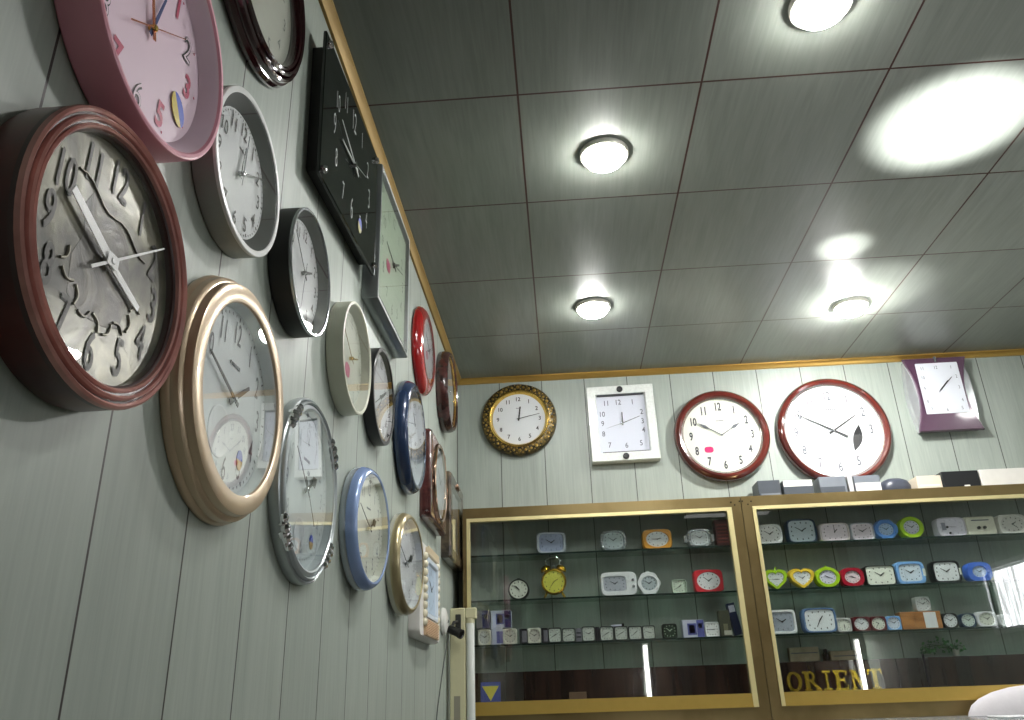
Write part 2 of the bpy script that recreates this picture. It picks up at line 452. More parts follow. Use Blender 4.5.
# brown-red clock with relief dial
R = .1215
BR = two_tone('red-brown lacquer', (64,20,18), (104,38,32), 10, .3, coat=.4)
BRD = pm('dark copper groove', (62,30,30), .35, coat=.3)
BRW = two_tone('worn copper lacquer', (160,104,98), (212,156,146), 22, .3, lo=.3, hi=.7, coat=.3)
RELIEF = two_tone('bronze relief dial', (40,38,31), (118,115,94), 15, .30, dist=1.1, lo=.36, hi=.68, bump=.35, metal=.25)
root, d = round_clock(frame_left(.546,.340), 'large red-brown round clock with ridged rim, bronze relief dial and white hands', R,
    [('case', [(0,0),(R*.985,0),(R,.006),(R,.030)], BR),
     ('bezel', [(R,.030),(R-.0005,.036),(R-.006,.0365),(R-.012,.0375),(R-.0165,.0365),(R*.842,.034),(R*.838,.028)], BRD),
     ('outer_bead', ridge(R+.0004,R-.0055,.0345,.0055), BRW), ('middle_bead', ridge(R-.0068,R-.0115,.0365,.005), BRW), ('inner_bead', ridge(R-.0128,R-.0175,.0355,.0045), BRW)],
    (R*.842,.0275,RELIEF), hub=WHITE, glass=(R*.835,.0345), gm=MATTE_GLASS)
fg = [(-.040,-.050),(-.018,-.058),(.012,-.054),(.034,-.046),(.040,-.020),(.036,.006),(.028,.030),(.008,.046),(-.014,.040),(-.030,.050),(-.040,.030),(-.034,.006),(-.044,-.018)]
MB().add(loft([at_z(fg,.0274), at_z(fg,.0277,.98)])).build('relief_panel', two_tone('dark relief figure', (36,31,28), (90,84,70), 24, .35, dist=1.5, lo=.34, hi=.7, bump=.4, metal=.2), d, 0)
BRZ = pm('dark bronze relief', (30,27,23), .4, .5)
mb = MB()
for k in range(1, 13):
    a = math.radians(30*k)
    text_at(mb, str(k), math.sin(a)*.078, math.cos(a)*.078, .0285, .032, .6, -.004)
    text_at(mb, str(k), math.sin(a)*.078+.0013, math.cos(a)*.078-.0012, .0281, .0335, .6, .008)  # offset copy behind each numeral stands in for its shadow
mb.build('numeral_print', BRZ, d, smooth=0)
mb = MB()   # raised leaf sprays across the lower dial and the arched line above
for k in range(9):
    a = math.radians(112+17*k); c = Vector((math.sin(a)*.056, math.cos(a)*.056)); q = a+(.9 if k % 2 else -.7)
    e = Vector((math.sin(q), math.cos(q))); n_ = Vector((-e.y, e.x))
    mb.add(tube([(c.x+e.x*.016*(t/8-.5)+n_.x*.004*math.sin(PI*t/8), c.y+e.y*.016*(t/8-.5)+n_.y*.004*math.sin(PI*t/8), .0282) for t in range(9)], .0013, 6))
mb.add(tube([(-.055+.11*t/12, .052-.02*(t/12)+.004*math.sin(t), .0282) for t in range(13)], .001, 6))
mb.build('relief_ornament', two_tone('relief highlight', (78,74,62), (122,118,100), 40, .35, metal=.3), d)
WH = pm('white hand', (250,250,250), .3)
MB().add(bbox_bev(-.008,.008,-.006,.006,.0338,.0343,.0002)).build('hand_boss', WH, root)
hands3(root, .0275, [('hour_hand',109,.055,.008,WH,{'tail':.1,'tip':.8}),('minute_hand',-66,.068,.011,WH,{'tail':.12,'tip':.75}),('second_hand',53,.092,.003,WH,{'tail':.35})])

# silver-white drum clock
def drum(y, z, R, dep, label, side, rim, rec, face, rw, dz, dr, hub=SILVER):
    parts = [('case', [(0,0),(R-.0015,0),(R,.0015),(R,dep-.004)], side),
             ('bezel', [(R,dep-.004),(R,dep-.001),(R-.001,dep),(R-rw+.001,dep),(R-rw,dep-.001)], rim),
             ('inner_wall', [(R-rw,dep-.001),(dr,dz)], rec)]
    return round_clock(frame_left(y, z), label, R, parts, (dr+.0005,dz-.0002,face), hub, glass=(R-rw-.0004,dep-.0015))
root, d = drum(.793,.607,.103,.030,'white-rimmed round clock with silver side and dark grey inner ring',
               pm('brushed silver side', (150,150,146), .4, .6), pm('white rim', (222,224,222), .35), pm('dark grey ring', (72,76,76), .5), DIALW, .008, .015, .080)
numerals(d, .062, .0156, .020, INK, .8, .015, ticks=.077)
brand_bar(d, .034, .0154, .018, GREYINK)
G1 = pm('grey hand', (70,74,78), .3, .5)
hands3(root, .015, [('hour_hand',6,.042,.004,G1,{}),('minute_hand',60,.070,.003,INK,{}),('second_hand',4,.06,.001,GREYINK,{'tail':.3})])

root, d = drum(1.036,.603,.097,.034,'black drum-shaped round clock with thin silver rim and white dial',
               pm('matt black', (16,17,18), .45), pm('polished thin rim', (170,174,178), .2, .9), pm('charcoal ring', (52,56,60), .5), DIALW, .0045, .018, .081)
numerals(d, .064, .0186, .018, INK, .85, .01, ticks=.078)
hands3(root, .018, [('hour_hand',62,.040,.006,INK,{}),('minute_hand',-50,.068,.0025,INK,{}),('second_hand',-171,.062,.001,GREYINK,{'tail':.3})])

# champagne gold stepped clock
R = .143
CHAMP = pm('champagne lacquer', (206,184,154), .32, .35, coat=.3)
root, d = round_clock(frame_left(.848,.332), 'large champagne-gold round clock with stepped rim, white dial and brown edge', R,
    [('case', [(0,0),(R,0),(R+.001,.003),(R,.007),(R-.002,.009),(R-.002,.013),(R-.003,.017),(R-.006,.0195),(R-.0085,.020),(R-.009,.025),(R-.010,.0285),(R-.013,.030),(R-.029,.0305),(R-.031,.0295),(R-.032,.027)], CHAMP), ('inner_wall', [(R-.032,.027),(R-.035,.0128)], pm('icy dial', (216,224,226), .5, var=.03))],
    (R-.0348,.0128,pm('icy dial', (216,224,226), .5, var=.03)), hub=SILVER, glass=(R-.0312,.0275,.0035))
numerals(d, .082, .0134, .028, GREYINK, .58, .006, skip=(7,8,9), ticks=.104)
brand_bar(d, .042, .0134, .030, GREYINK); sticker(d, .040, -.062, .0134, .017, .024, 0, [BLUE_ST, pm('sticker tan', (206,168,96), .4)])
# small inset dial
sd = MB().add(lathe([(.030,.0129),(.030,.0134),(.0285,.0138),(.027,.0133),(0,.0134)], 40), 0, Matrix.Translation((-.022,-.046,0))).build('alarm_subdial', pm('pale subdial', (226,232,234), .5), d)
hands3(root, .0128, [('hour_hand',55,.050,.0075,INK,{'tail':.25,'tip':.6}),('minute_hand',-69,.082,.0055,INK,{'tail':.15})])

# silver clock with crystal clasps
R = .137
STEEL = pm('satin steel', (178,186,188), .3, .5)
root, d = round_clock(frame_left(1.156,.301), 'silver-grey round clock with four chrome clasps and pale dial, below the cream clock', R,
    [('case', [(0,0),(R,0),(R+.001,.006)]+ridge(R+.001,R-.005,.010,.006)+ridge(R-.005,R-.010,.014,.006)+[(R-.011,.017),(R-.016,.0195),(R-.019,.018),(R-.020,.016)], STEEL), ('inner_wall', [(R-.020,.016),(R-.023,.0065)], pm('pale blue-grey dial', (204,216,218), .5, var=.05))],
    (R-.0228,.0065,pm('pale blue-grey dial', (204,216,218), .5, var=.05)), glass=(R-.0185,.0185,.004))
for a in (40,140,220,320):
    mb = MB(); t = math.radians(a)
    for k in range(-3, 4):
        b = t+k*.055
        mb.add(sphere(.0095-.0007*abs(k), (math.cos(b)*(R-.007), math.sin(b)*(R-.007), .014+.003*(k % 2)), 7, 5))
    mb.build('clasp', CHROME, root, smooth=0)
numerals(d, .082, .0071, .025, pm('faint grey print', (150,160,168), .5), .62, .0, ticks=.104, skip=(5,7))
brand_bar(d, .045, .0069, .03, GREYINK); sticker(d, .046, -.070, .0071, .018, .022, 0, [BLUE_ST, pm('sticker ochre', (190,160,90), .4)])
sd = MB().add(lathe([(.024,.0066),(.024,.0072),(.0225,.0075),(.0215,.0071),(0,.0071)], 40), 0, Matrix.Translation((-.012,-.068,0))).build('pendulum_subdial', pm('subdial grey', (214,222,226), .4), d)
hands3(root, .0065, [('hour_hand',60,.052,.006,G1,{'spade':True}),('minute_hand',-50,.078,.003,GREYINK,{}),('second_hand',140,.062,.0016,INK,{'tail':.35})])

# light blue
def tipped(y, z, R, deg):    # hung with its far edge standing a little off the wall
    a = math.radians(deg)
    return frame_left(y, z) @ Matrix.Translation((0,0,R*math.sin(a))) @ Matrix.Rotation(-a, 4, 'Y')
R = .114
LB = pm('light blue lacquer', (146,170,216), .25, .15, coat=.5)
root, d = round_clock(tipped(1.486,.308,R,4), 'round clock with smooth light blue rim beside the silver clasped clock', R,
    [('case', [(0,0),(R,0),(R+.0005,.007),(R-.001,.011)], pm('clear silver side', (178,186,194), .2, .6)),
     ('bezel', [(R-.001,.011),(R,.013),(R-.001,.018),(R-.004,.024),(R-.008,.0285),(R-.011,.030),(R-.014,.0295),(R-.015,.027)], LB),
     ('inner_wall', [(R-.015,.027),(R-.018,.0165)], DIALC)],
    (R-.0178,.0165,DIALC), glass=(R-.0148,.0285,.004))
numerals(d, .072, .0171, .022, GREYINK, .62, .0, ticks=.092); brand_bar(d, .036, .0169, .024, GREYINK)
hands3(root, .0165, [('hour_hand',64,.045,.005,INK,{'spade':True}),('minute_hand',-62,.070,.003,INK,{})])

# small champagne
R = .115
root, d = round_clock(tipped(1.870,.301,R,5), 'olive-gold round clock partly covering the cream beaded clock', R,
    [('case', [(0,0),(R,0),(R,.010)], pm('pale side ring', (196,194,180), .25, .4)),
     ('bezel', [(R,.010),(R+.0005,.013),(R-.001,.019),(R-.004,.0245),(R-.008,.0285),(R-.011,.030),(R-.014,.0295),(R-.015,.027)], pm('olive gold lacquer', (164,152,116), .28, .5, coat=.4)),
     ('inner_wall', [(R-.015,.027),(R-.018,.0125)], DIALW)],
    (R-.0178,.0125,DIALW), glass=(R-.0148,.0285,.004))
numerals(d, .074, .0131, .020, GREYINK, .7, .0, ticks=.093)
hands3(root, .0125, [('hour_hand',66,.055,.006,INK,{'spade':True}),('minute_hand',-60,.078,.003,INK,{})])

# cream deep clock
CRM = pm('ivory plastic', (206,208,190), .35)
root, d = drum(1.334,.590,.105,.031,'plain ivory deep round clock with pink sticker', CRM, CRM, CRM, pm('ivory dial', (218,224,206), .5, var=.02), .006, .015, .088, GOLD)
numerals(d, .070, .0156, .016, pm('faded grey print', (150,156,150), .5), .8, .0, ticks=.083); flat_sticker(d, -.014, -.028, .0156, .030, .026, PINK_ST)
hands3(root, .015, [('hour_hand',70,.050,.004,GOLD,{}),('minute_hand',-60,.070,.002,pm('dull brass', (140,116,66), .3, .8),{})])

root, d = drum(1.588,.609,.105,.025,'black-cased round clock with white dial tucked beside the ivory clock', pm('satin black', (20,20,22), .35), BLACK, BLACK, DIALW, .009, .015, .093)
numerals(d, .074, .0156, .020, INK, .8, .015, ticks=.089)
hands3(root, .015, [('hour_hand',60,.05,.008,INK,{}),('minute_hand',-120,.07,.003,INK,{}),('second_hand',-135,.07,.001,GREYINK,{})])

# dark blue
R = .1445
DB = pm('navy lacquer', (38,56,88), .22, .2, coat=.6)
root, d = round_clock(frame_left(1.930,.626), 'round clock with thick dark blue tubular rim', R,
    [('bezel', [(0,0),(R-.006,0),(R,.006),(R+.001,.012),(R-.001,.020),(R-.005,.028),(R-.010,.034),(R-.016,.036),(R-.021,.035),(R-.023,.030)], DB), ('inner_wall', [(R-.023,.030),(R-.026,.0148)], pm('blue-grey dial', (196,206,216), .45, var=.04))],
    (R-.0258,.0148,pm('blue-grey dial', (196,206,216), .45, var=.04)), glass=(R-.0222,.0345,.002))
numerals(d, .092, .0154, .024, INK, .8, .01, ticks=.114)
hands3(root, .0148, [('hour_hand',63,.062,.007,INK,{}),('minute_hand',-101,.080,.004,INK,{}),('second_hand',180,.08,.0012,GREYINK,{})])

# red
R = .133
RED = pm('glossy cherry red', (150,22,24), .15, coat=.8)
root, d = round_clock(frame_left(2.130,.953), 'round clock with wide glossy cherry-red rim near the ceiling', R,
    [('bezel', [(0,0),(R-.004,0),(R,.005),(R,.010),(R-.004,.017),(R-.012,.024),(R-.022,.029),(R-.030,.031),(R-.036,.030),(R-.037,.026)], RED)],
    (R-.0365,.0248,DIALW), glass=(R-.0362,.0295,.002))
numerals(d, .076, .0254, .019, INK, .8, .01); flat_sticker(d, -.015, -.02, .0254, .034, .022, PINK_ST)
hands3(root, .0248, [('hour_hand',60,.045,.005,INK,{}),('minute_hand',-58,.068,.003,INK,{})])

# dark brown by the corner
R = .142
DBW = two_tone('dark walnut', (44,24,22), (78,44,40), 30, .25, coat=.5)
root, d = round_clock(frame_left(2.575,.992), 'dark walnut round clock with gilt inner ring, closest to the ceiling corner', R,
    [('bezel', [(0,0),(R-.003,0),(R,.006),(R,.020),(R-.003,.032),(R-.008,.039),(R-.013,.040),(R-.017,.036),(R-.018,.030)], DBW),
     ('inner_ring', ridge(R-.018,R-.024,.029,.005)+[(R-.025,.025)], GOLD)],
    (R-.0245,.0248,pm('dim dial', (190,194,190), .5)), glass=(R-.0238,.0315,.001))
numerals(d, .090, .0254, .020, INK, .8, .01)
hands3(root, .0248, [('hour_hand',62,.05,.006,INK,{}),('minute_hand',-60,.08,.004,INK,{})])

# burgundy at the top
R = .152
BUR = pm('polished burgundy wood', (46,12,18), .12, coat=.9, var=.3, scale=12)
root, d = round_clock(frame_left(.793,.945), 'glossy dark burgundy round clock with cream dial, cut off at the photo top', R,
    [('bezel', [(0,0),(R-.006,0),(R-.001,.004),(R,.009),(R-.003,.015),(R-.006,.016)]+ridge(R-.006,R-.014,.018,.008)+ridge(R-.014,R-.022,.022,.009)+ridge(R-.022,R-.029,.022,.007)+[(R-.030,.012)], BUR)],
    (R-.0295,.0118,pm('cream dial warm', (224,228,214), .5, var=.02)), glass=(R-.0285,.021,.001))
numerals(d, .094, .0124, .021, pm('faint grey numerals', (120,124,120), .5), .75, .0)
hands3(root, .0118, [('hour_hand',60,.055,.006,INK,{}),('minute_hand',-60,.085,.004,INK,{})])

# ------------------------------------------------------------------ left wall: square clocks
# black glass
root = empty('wall_clock', frame_left(1.235,.950,3.8), 'large black glass square clock with silver numerals and corner studs', 'clock', CG)
MB().add(loft([at_z(rrect(.36,.25,.006,3),0), at_z(rrect(.36,.25,.006,3),.022)])).build('case', pm('black housing', (12,13,14), .5), root)
BG = pm('black glass', (14,20,18), .06, spec=.6)
d = MB().add(loft([at_z(rrect(.388,.280,.003,2),.022), at_z(rrect(.394,.286,.004,2),.0235), at_z(rrect(.394,.286,.004,2),.0275), at_z(rrect(.391,.283,.003,2),.029)])).build('dial', BG, root)
SV = pm('silver print', (188,194,192), .3, .3)
mb = MB()
for k in range(1, 13):
    a = math.radians(30*k); s = max(abs(math.sin(a))/.145, abs(math.cos(a))/.105)
    rr = min(1/s, .128); text_at(mb, str(k), math.sin(a)*rr*1.0, math.cos(a)*rr*.9, .0297, .044 if k % 3 == 0 else .036, .5, -.01)
mb.build('numeral_print', SV, d, smooth=0)
for sx in (-1,1):
    for sy in (-1,1):
        MB().add(lathe([(.007,.029),(.007,.033),(.005,.036),(0,.037)], 16), 0, Matrix.Translation((sx*.180,sy*.126,0))).build('corner_stud', CHROME, root)
sticker(d, .062, -.098, .0295, .026, .034, -20, [pm('sticker violet', (110,118,200), .4), pm('sticker pale', (190,186,130), .4)])
MB().add(lathe([(.006,.029),(.006,.036),(0,.037)], 16)).build('hub', CHROME, root)
hands3(root, .0285, [('hour_hand',-92,.085,.007,SV,{'tail':.3}),('minute_hand',-72,.10,.006,SV,{'tail':.3}),('second_hand',75,.085,.0015,SV,{'tail':.4})])

# silver square
root = empty('wall_clock', frame_left(1.617,.947,.8), 'square silver-framed clock with pale green dial beside the black glass clock', 'clock', CG)
w_, h_ = .335, .335
o1 = rrect(w_,h_,.004,2)
mb = MB().add(loft([at_z(o1,0), at_z(o1,.031), at_z(rrect(w_-.004,h_-.004,.003,2),.034), at_z(rrect(w_-.016,h_-.016,.003,2),.034), at_z(rrect(w_-.018,h_-.018,.003,2),.033)], True, False))
mb.build('frame', pm('brushed steel frame', (150,156,156), .3, .7), root)
MB().add(loft([at_z(rrect(w_-.018,h_-.018,.003,2),.033), at_z(rrect(w_-.050,h_-.050,.003,2),.028)], False, False)).build('inner_mat', pm('dark grey mat', (66,76,74), .45), root)
d = MB().add(loft([at_z(rrect(w_-.049,h_-.049,.002,2),.026), at_z(rrect(w_-.049,h_-.049,.002,2),.0278)])).build('dial', pm('pale green dial', (196,216,190), .5, var=.03), root)
numerals(d, .114, .0281, .027, pm('green-grey print', (84,98,88), .5), .75, .0, ry=.114)
flat_sticker(d, -.052, -.030, .0281, .040, .028, PINK_ST)
MB().add(loft([at_z(rrect(w_-.018,h_-.018,.003,2),.0334), at_z(rrect(w_-.018,h_-.018,.003,2),.0335)], False, True)).build('glass_cover', GLASS, root)
MB().add(lathe([(.006,.0278),(.006,.0325),(0,.0328)], 16)).build('hub', INK, root)
hands3(root, .0262, [('hour_hand',61,.070,.009,INK,{}),('minute_hand',-80,.085,.006,INK,{'tail':.25}),('second_hand',75,.10,.0015,INK,{})])

# burgundy square with round chrome bezel
root = empty('wall_clock', frame_left(2.325,.604), 'square burgundy clock with round gilt ring, below the cherry-red clock', 'clock', CG)
o1 = rrect(.300,.258,.012,3)
MB().add(loft([at_z(rrect(.300,.258,.012,3),0), at_z(o1,.022), at_z(rrect(.292,.250,.010,3),.030), at_z(rrect(.284,.242,.009,3),.031)])).build('case', two_tone('burgundy wood', (58,26,26), (96,52,48), 24, .25, coat=.6), root)
mb = MB()
MB().add(lathe([(.120,.030)]+ridge(.120,.104,.031,.009)+[(.103,.0315)], 56)).build('bezel', pm('rose gilt', (206,172,150), .12, 1.), root)
d = MB().add(lathe([(.104,.031),(.104,.0318),(0,.0318)], 56)).build('dial', pm('bluish white dial', (206,214,218), .5), root)
numerals(d, .082, .0322, .018, INK, .8, .01)
MB().add(lathe([(.1035,.0385),(0,.039)], 48)).build('glass_cover', GLASS, root)
hands3(root, .0312, [('hour_hand',60,.045,.005,INK,{}),('minute_hand',-60,.07,.003,INK,{})])

# dark rectangular clock by the corner
root = empty('wall_clock', frame_left(2.738,.570), 'dark brown rectangular clock nearest the corner above the display cabinet', 'clock', CG)
o1 = rrect(.330,.285,.008,3)
MB().add(loft([at_z(o1,0), at_z(o1,.026), at_z(rrect(.320,.275,.006,3),.033), at_z(rrect(.262,.217,.004,3),.033), at_z(rrect(.252,.207,.004,3),.018)], True, False)).build('frame', two_tone('dark bronze wood', (48,40,34), (92,80,64), 26, .25, coat=.5), root)
d = MB().add(loft([at_z(rrect(.253,.208,.004,3),.016), at_z(rrect(.253,.208,.004,3),.018)])).build('dial', pm('slate dial', (150,160,164), .45), root)
numerals(d, .080, .0185, .020, INK, .8, .01, ry=.078)
MB().add(loft([at_z(rrect(.262,.217,.004,3),.0318), at_z(rrect(.262,.217,.004,3),.032)], False, True)).build('glass_cover', GLASS, root)
MB().add(loft([at_z(rrect(.05,.020,.006,3),.033), at_z(rrect(.04,.012,.004,3),.039)]), 0, Matrix.Translation((0,.124,0))).build('crest_ornament', pm('dull bronze', (110,84,66), .3, .6), root)
hands3(root, .0180, [('hour_hand',60,.05,.005,INK,{}),('minute_hand',-60,.075,.003,INK,{})])

# cream beaded clock
root = empty('wall_clock', frame_left(2.205,.272), 'cream ornate clock with bead columns and ribbed lower panel', 'clock', CG)
CRB = pm('cream resin', (222,208,180), .4); CRW = pm('bluish white resin', (206,216,226), .35)
o1 = rrect(.335,.238,.022,4)
MB().add(loft([at_z(o1,0), at_z(o1,.020), at_z(rrect(.325,.228,.018,4),.028)])).build('case', pm('ivory back', (214,212,208), .4), root)
for sx in (-1,1):
    mb = MB()
    for k in range(9): mb.add(sphere(.0105, (sx*.105, -.080+.0205*k, .030), 12, 7, .8))
    mb.build('bead_column', pm('pearl bead', (226,220,196), .2, coat=.5), root)
mb = MB().add(loft([at_z(rrect(.180,.018,.003,2),.026), at_z(rrect(.180,.018,.003,2),.034)]), 0, Matrix.Translation((0,.101,0)))
for k in range(16): mb.add(box(-.09+.0115*k, -.09+.0115*k+.006, .092, .112, .034, .037))
mb.build('ribbed_cornice', CRB, root)
mb = MB().add(loft([at_z(rrect(.210,.040,.003,2),.026), at_z(rrect(.210,.040,.003,2),.034)]), 0, Matrix.Translation((0,-.092,0)))
for k in range(9): mb.add(box(-.102, .102, -.110+.0042*k, -.110+.0042*k+.0022, .034, .0365))
mb.build('ribbed_plinth', pm('tan ribbed resin', (214,184,150), .45), root)
fr = [at_z(rrect(.180,.150,.004,2),.026), at_z(rrect(.180,.150,.004,2),.035), at_z(rrect(.160,.130,.004,2),.035), at_z(rrect(.150,.120,.004,2),.024)]
MB().add(loft(fr, True, False), 0, Matrix.Translation((0,.008,0))).build('inner_frame', CRW, root)
d = MB().add(loft([at_z(rrect(.15,.12,.004,2),.0282), at_z(rrect(.15,.12,.004,2),.0290)]), 0, Matrix.Translation((0,.008,0))).build('dial', pm('sky grey dial', (178,196,214), .4), root)
mb = MB()
for k in range(1,13):
    a = math.radians(30*k); text_at(mb, str(k), math.sin(a)*.050, .008+math.cos(a)*.046, .0294, .011, .8)
mb.build('numeral_print', INK, d, smooth=0)
for role, a, ln in (('hour_hand',60,.028),('minute_hand',-60,.040)):
    o = hand(root, role, a, ln, .003, .0305, INK); o.location = (0,.008,0)

# ------------------------------------------------------------------ back wall clocks
R = .148
ANT = two_tone('antique dark gold', (44,42,34), (104,88,48), 70, .35, metal=.6)
root, d = round_clock(frame_back(-.140,1.016), 'dark round clock with carved gold ornament ring, leftmost on the back wall', R,
    [('case', [(0,0),(R-.004,0),(R,.006),(R,.018),(R-.004,.026),(R-.010,.029),(R-.030,.031)], ANT),
     ('gold_ring', ridge(R-.030,R-.040,.031,.006)+[(R-.045,.022)], GOLD)], (R-.0448,.0218,DIALW), glass=(R-.0425,.029,.001))
mb = MB()
for k in range(36):
    a = 2*PI*k/36; mb.add(sphere(.0052 if k % 3 else .0072, (math.cos(a)*(R-.018), math.sin(a)*(R-.018), .030), 8, 5, .7))
    a += PI/36; mb.add(sphere(.0034, (math.cos(a)*(R-.010), math.sin(a)*(R-.010), .028), 6, 4, .7)); mb.add(sphere(.0034, (math.cos(a)*(R-.026), math.sin(a)*(R-.026), .031), 6, 4, .7))
mb.build('carved_ornament', pm('old gold leaf', (160,132,68), .28, 1.), root)
numerals(d, .082, .0224, .0165, INK, .95, .02); brand_bar(d, .044, .0222, .02, GREYINK)
hands3(root, .0218, [('hour_hand',8,.050,.006,INK,{'tip':.8}),('minute_hand',78,.084,.003,INK,{'tail':.1})])

# white rectangular
root = empty('wall_clock', frame_back(.261,.976,.6), 'white rectangular clock with a black knob at top and bottom', 'clock', CG)
FW = two_tone('speckled white frame', (218,222,218), (228,232,228), 120, .3, coat=.3)
o1 = rrect(.260,.305,.004,2)
MB().add(loft([at_z(o1,0), at_z(o1,.034), at_z(rrect(.255,.300,.003,2),.038), at_z(rrect(.196,.238,.003,2),.038), at_z(rrect(.188,.228,.002,2),.022)], True, False)).build('frame', FW, root)
d = MB().add(loft([at_z(rrect(.189,.229,.002,2),.020), at_z(rrect(.189,.229,.002,2),.022)])).build('dial', pm('lilac white dial', (220,224,236), .5, var=.02), root)
mb = MB()
for s, x, y in (('11',-.056,.086),('12',-.008,.088),('1',.046,.086),('2',.078,.044),('3',.078,.006),('4',.078,-.030),('5',.064,-.082),('6',.008,-.088),('7',-.056,-.084),('8',-.076,-.038),('9',-.076,.004),('10',-.074,.042)):
    text_at(mb, s, x, y, .0225, .021, .85, .008)
mb.build('numeral_print', pm('slate print', (92,96,110), .5), d, smooth=0)
for y in (.1355,-.1355): MB().add(lathe([(.012,.038),(.012,.044),(.010,.047),(0,.048)], 20), 0, Matrix.Translation((0,y,0))).build('knob', BLACK, root)
mb = MB().add(box(-.090,.090,.1135,.1165,.0225,.0385)); mb.add(box(-.085,.090,-.1155,-.1135,.0225,.030)); mb.build('dark_strip', pm('grey strip', (70,72,76), .4), root, smooth=0)
MB().add(loft([at_z(rrect(.190,.231,.003,2),.030), at_z(rrect(.190,.231,.003,2),.0301)], False, True)).build('glass_cover', GLASS, root)
MB().add(lathe([(.004,.022),(.004,.029),(0,.0295)], 12)).build('hub', SILVER, root)
hands3(root, .022, [('hour_hand',2,.045,.005,INK,{'tip':.8}),('minute_hand',70,.074,.003,INK,{'tail':.1}),('second_hand',-106,.066,.0012,GREYINK,{})])

MAHO = two_tone('polished mahogany', (76,30,26), (98,42,35), 7, .12, coat=.9, stretch=(1,1,1))
def thick_round(x, z, R, fr, label):
    w = R*(1-fr)
    return round_clock(frame_back(x, z), label, R,
        [('bezel', [(0,0),(R-.008,0),(R-.001,.006),(R,.014),(R-.003,.026),(R-w*.25,.035),(R-w*.5,.039),(R-w*.75,.036),(R-w*.9,.028),(R-w*.93,.022)], MAHO),
         ('inner_ring', [(R-w*.93,.022),(R-w*.95,.0235),(R-w,.0225),(R-w*1.01,.016)], pm('thin silver ring', (186,176,168), .25, .7))],
        (R-w*1.0,.0158,DIALC if fr < .82 else DIALW), glass=(R-w,.022,.001), n=96)
root, d = thick_round(.634,.911,.182,.80,'mahogany-rimmed round clock with bold numerals and a pink sticker')
numerals(d, .116, .0164, .034, pm('dark grey print', (54,56,62), .5), .62, .03)
flat_sticker(d, -.055, -.055, .0164, .034, .024, PINK_ST); brand_bar(d, .058, .0162, .03, GREYINK)
hands3(root, .0158, [('hour_hand',58,.085,.004,GREYINK,{'spade':True,'tail':0}),('minute_hand',-59,.097,.0035,GREYINK,{'spade':True,'tail':0}),('second_hand',-57,.05,.001,GREYINK,{})])
root, d = thick_round(1.054,.907,.212,.85,'large mahogany-rimmed clock with black leaf ornament on its white dial')
mb = MB()
for k in range(1, 13):
    if k in (4,): continue
    a = math.radians(30*k); text_at(mb, str(k), math.sin(a)*.140, math.cos(a)*.140, .0164, .037, .62, .015)
mb.build('numeral_print', GREYINK, d, smooth=0); brand_bar(d, .085, .0162, .05, GREYINK)
lf = [(.010*math.sin(PI*t/10)*1.7, -.045+.09*t/10) for t in range(11)]+[(-.010*math.sin(PI*t/10)*1.1, -.045+.09*t/10) for t in range(9, 0, -1)]
MB().add(loft([at_z([(x*1.25,y*1.2) for x,y in lf],.0163), at_z([(x*1.25,y*1.2) for x,y in lf],.0168)]), 0, Matrix.Translation((.080,-.032,0)) @ Matrix.Rotation(math.radians(-18), 4, 'Z')).build('leaf_ornament', INK, d, smooth=0)
hands3(root, .0158, [('hour_hand',58,.108,.008,INK,{'tail':.2,'tip':.35}),('minute_hand',-61,.145,.0075,INK,{'tail':.38,'tip':.3}),('second_hand',-88,.05,.0014,GREYINK,{})])

# purple clock with silver bow sides
root = empty('wall_clock', frame_back(1.478,1.026), 'purple rectangular clock with curved silver sides, rightmost on the back wall', 'clock', CG)
def bow(w0, w1, h, n=12, exp=1.0):
    rt = [((w0+(w1-w0)*math.sin(PI*t/n)**exp)/2, -h/2+h*t/n) for t in range(n+1)]
    return rt+[(-x, y) for x, y in rt[::-1]]
MB().add(loft([at_z(bow(.222,.252,.285),0), at_z(bow(.222,.252,.285),.020), at_z(bow(.214,.242,.280),.026)])).build('silver_body', pm('bowed silver', (196,200,202), .22, .6), root)
PUR = pm('dark purple', (78,50,72), .3, coat=.4)
o1 = bow(.238,.176,.296)
MB().add(loft([at_z(o1,.026), at_z(o1,.036), at_z(bow(.230,.168,.290),.041)])).build('front_plate', PUR, root)
d = MB().add(loft([at_z(rrect(.158,.205,.003,2),.041), at_z(rrect(.158,.205,.003,2),.0425)]), 0, Matrix.Translation((.0,.022,0))).build('dial', pm('cool white dial', (222,226,234), .5, var=.02), root)
mb = MB()
for s, x, y in (('11',-.056,.104),('12',-.004,.106),('1',.052,.104),('2',.064,.066),('3',.064,.022),('4',.064,-.030),('5',.056,-.062),('6',.0,-.066),('7',-.056,-.062),('8',-.064,-.030),('9',-.064,.022),('10',-.060,.066)):
    text_at(mb, s, x, y, .0428, .013, .8)
mb.build('numeral_print', GREYINK, d, smooth=0)
MB().add(box(-.004,.004,.128,.150,.041,.044)).build('hanging_tab', SILVER, root, smooth=0)
for role, a, ln in (('hour_hand',42,.040),('minute_hand',46,.062),('second_hand',-135,.02)):
    o = hand(root, role, a, ln, .004, .0445, INK); o.location = (0,.02,0)

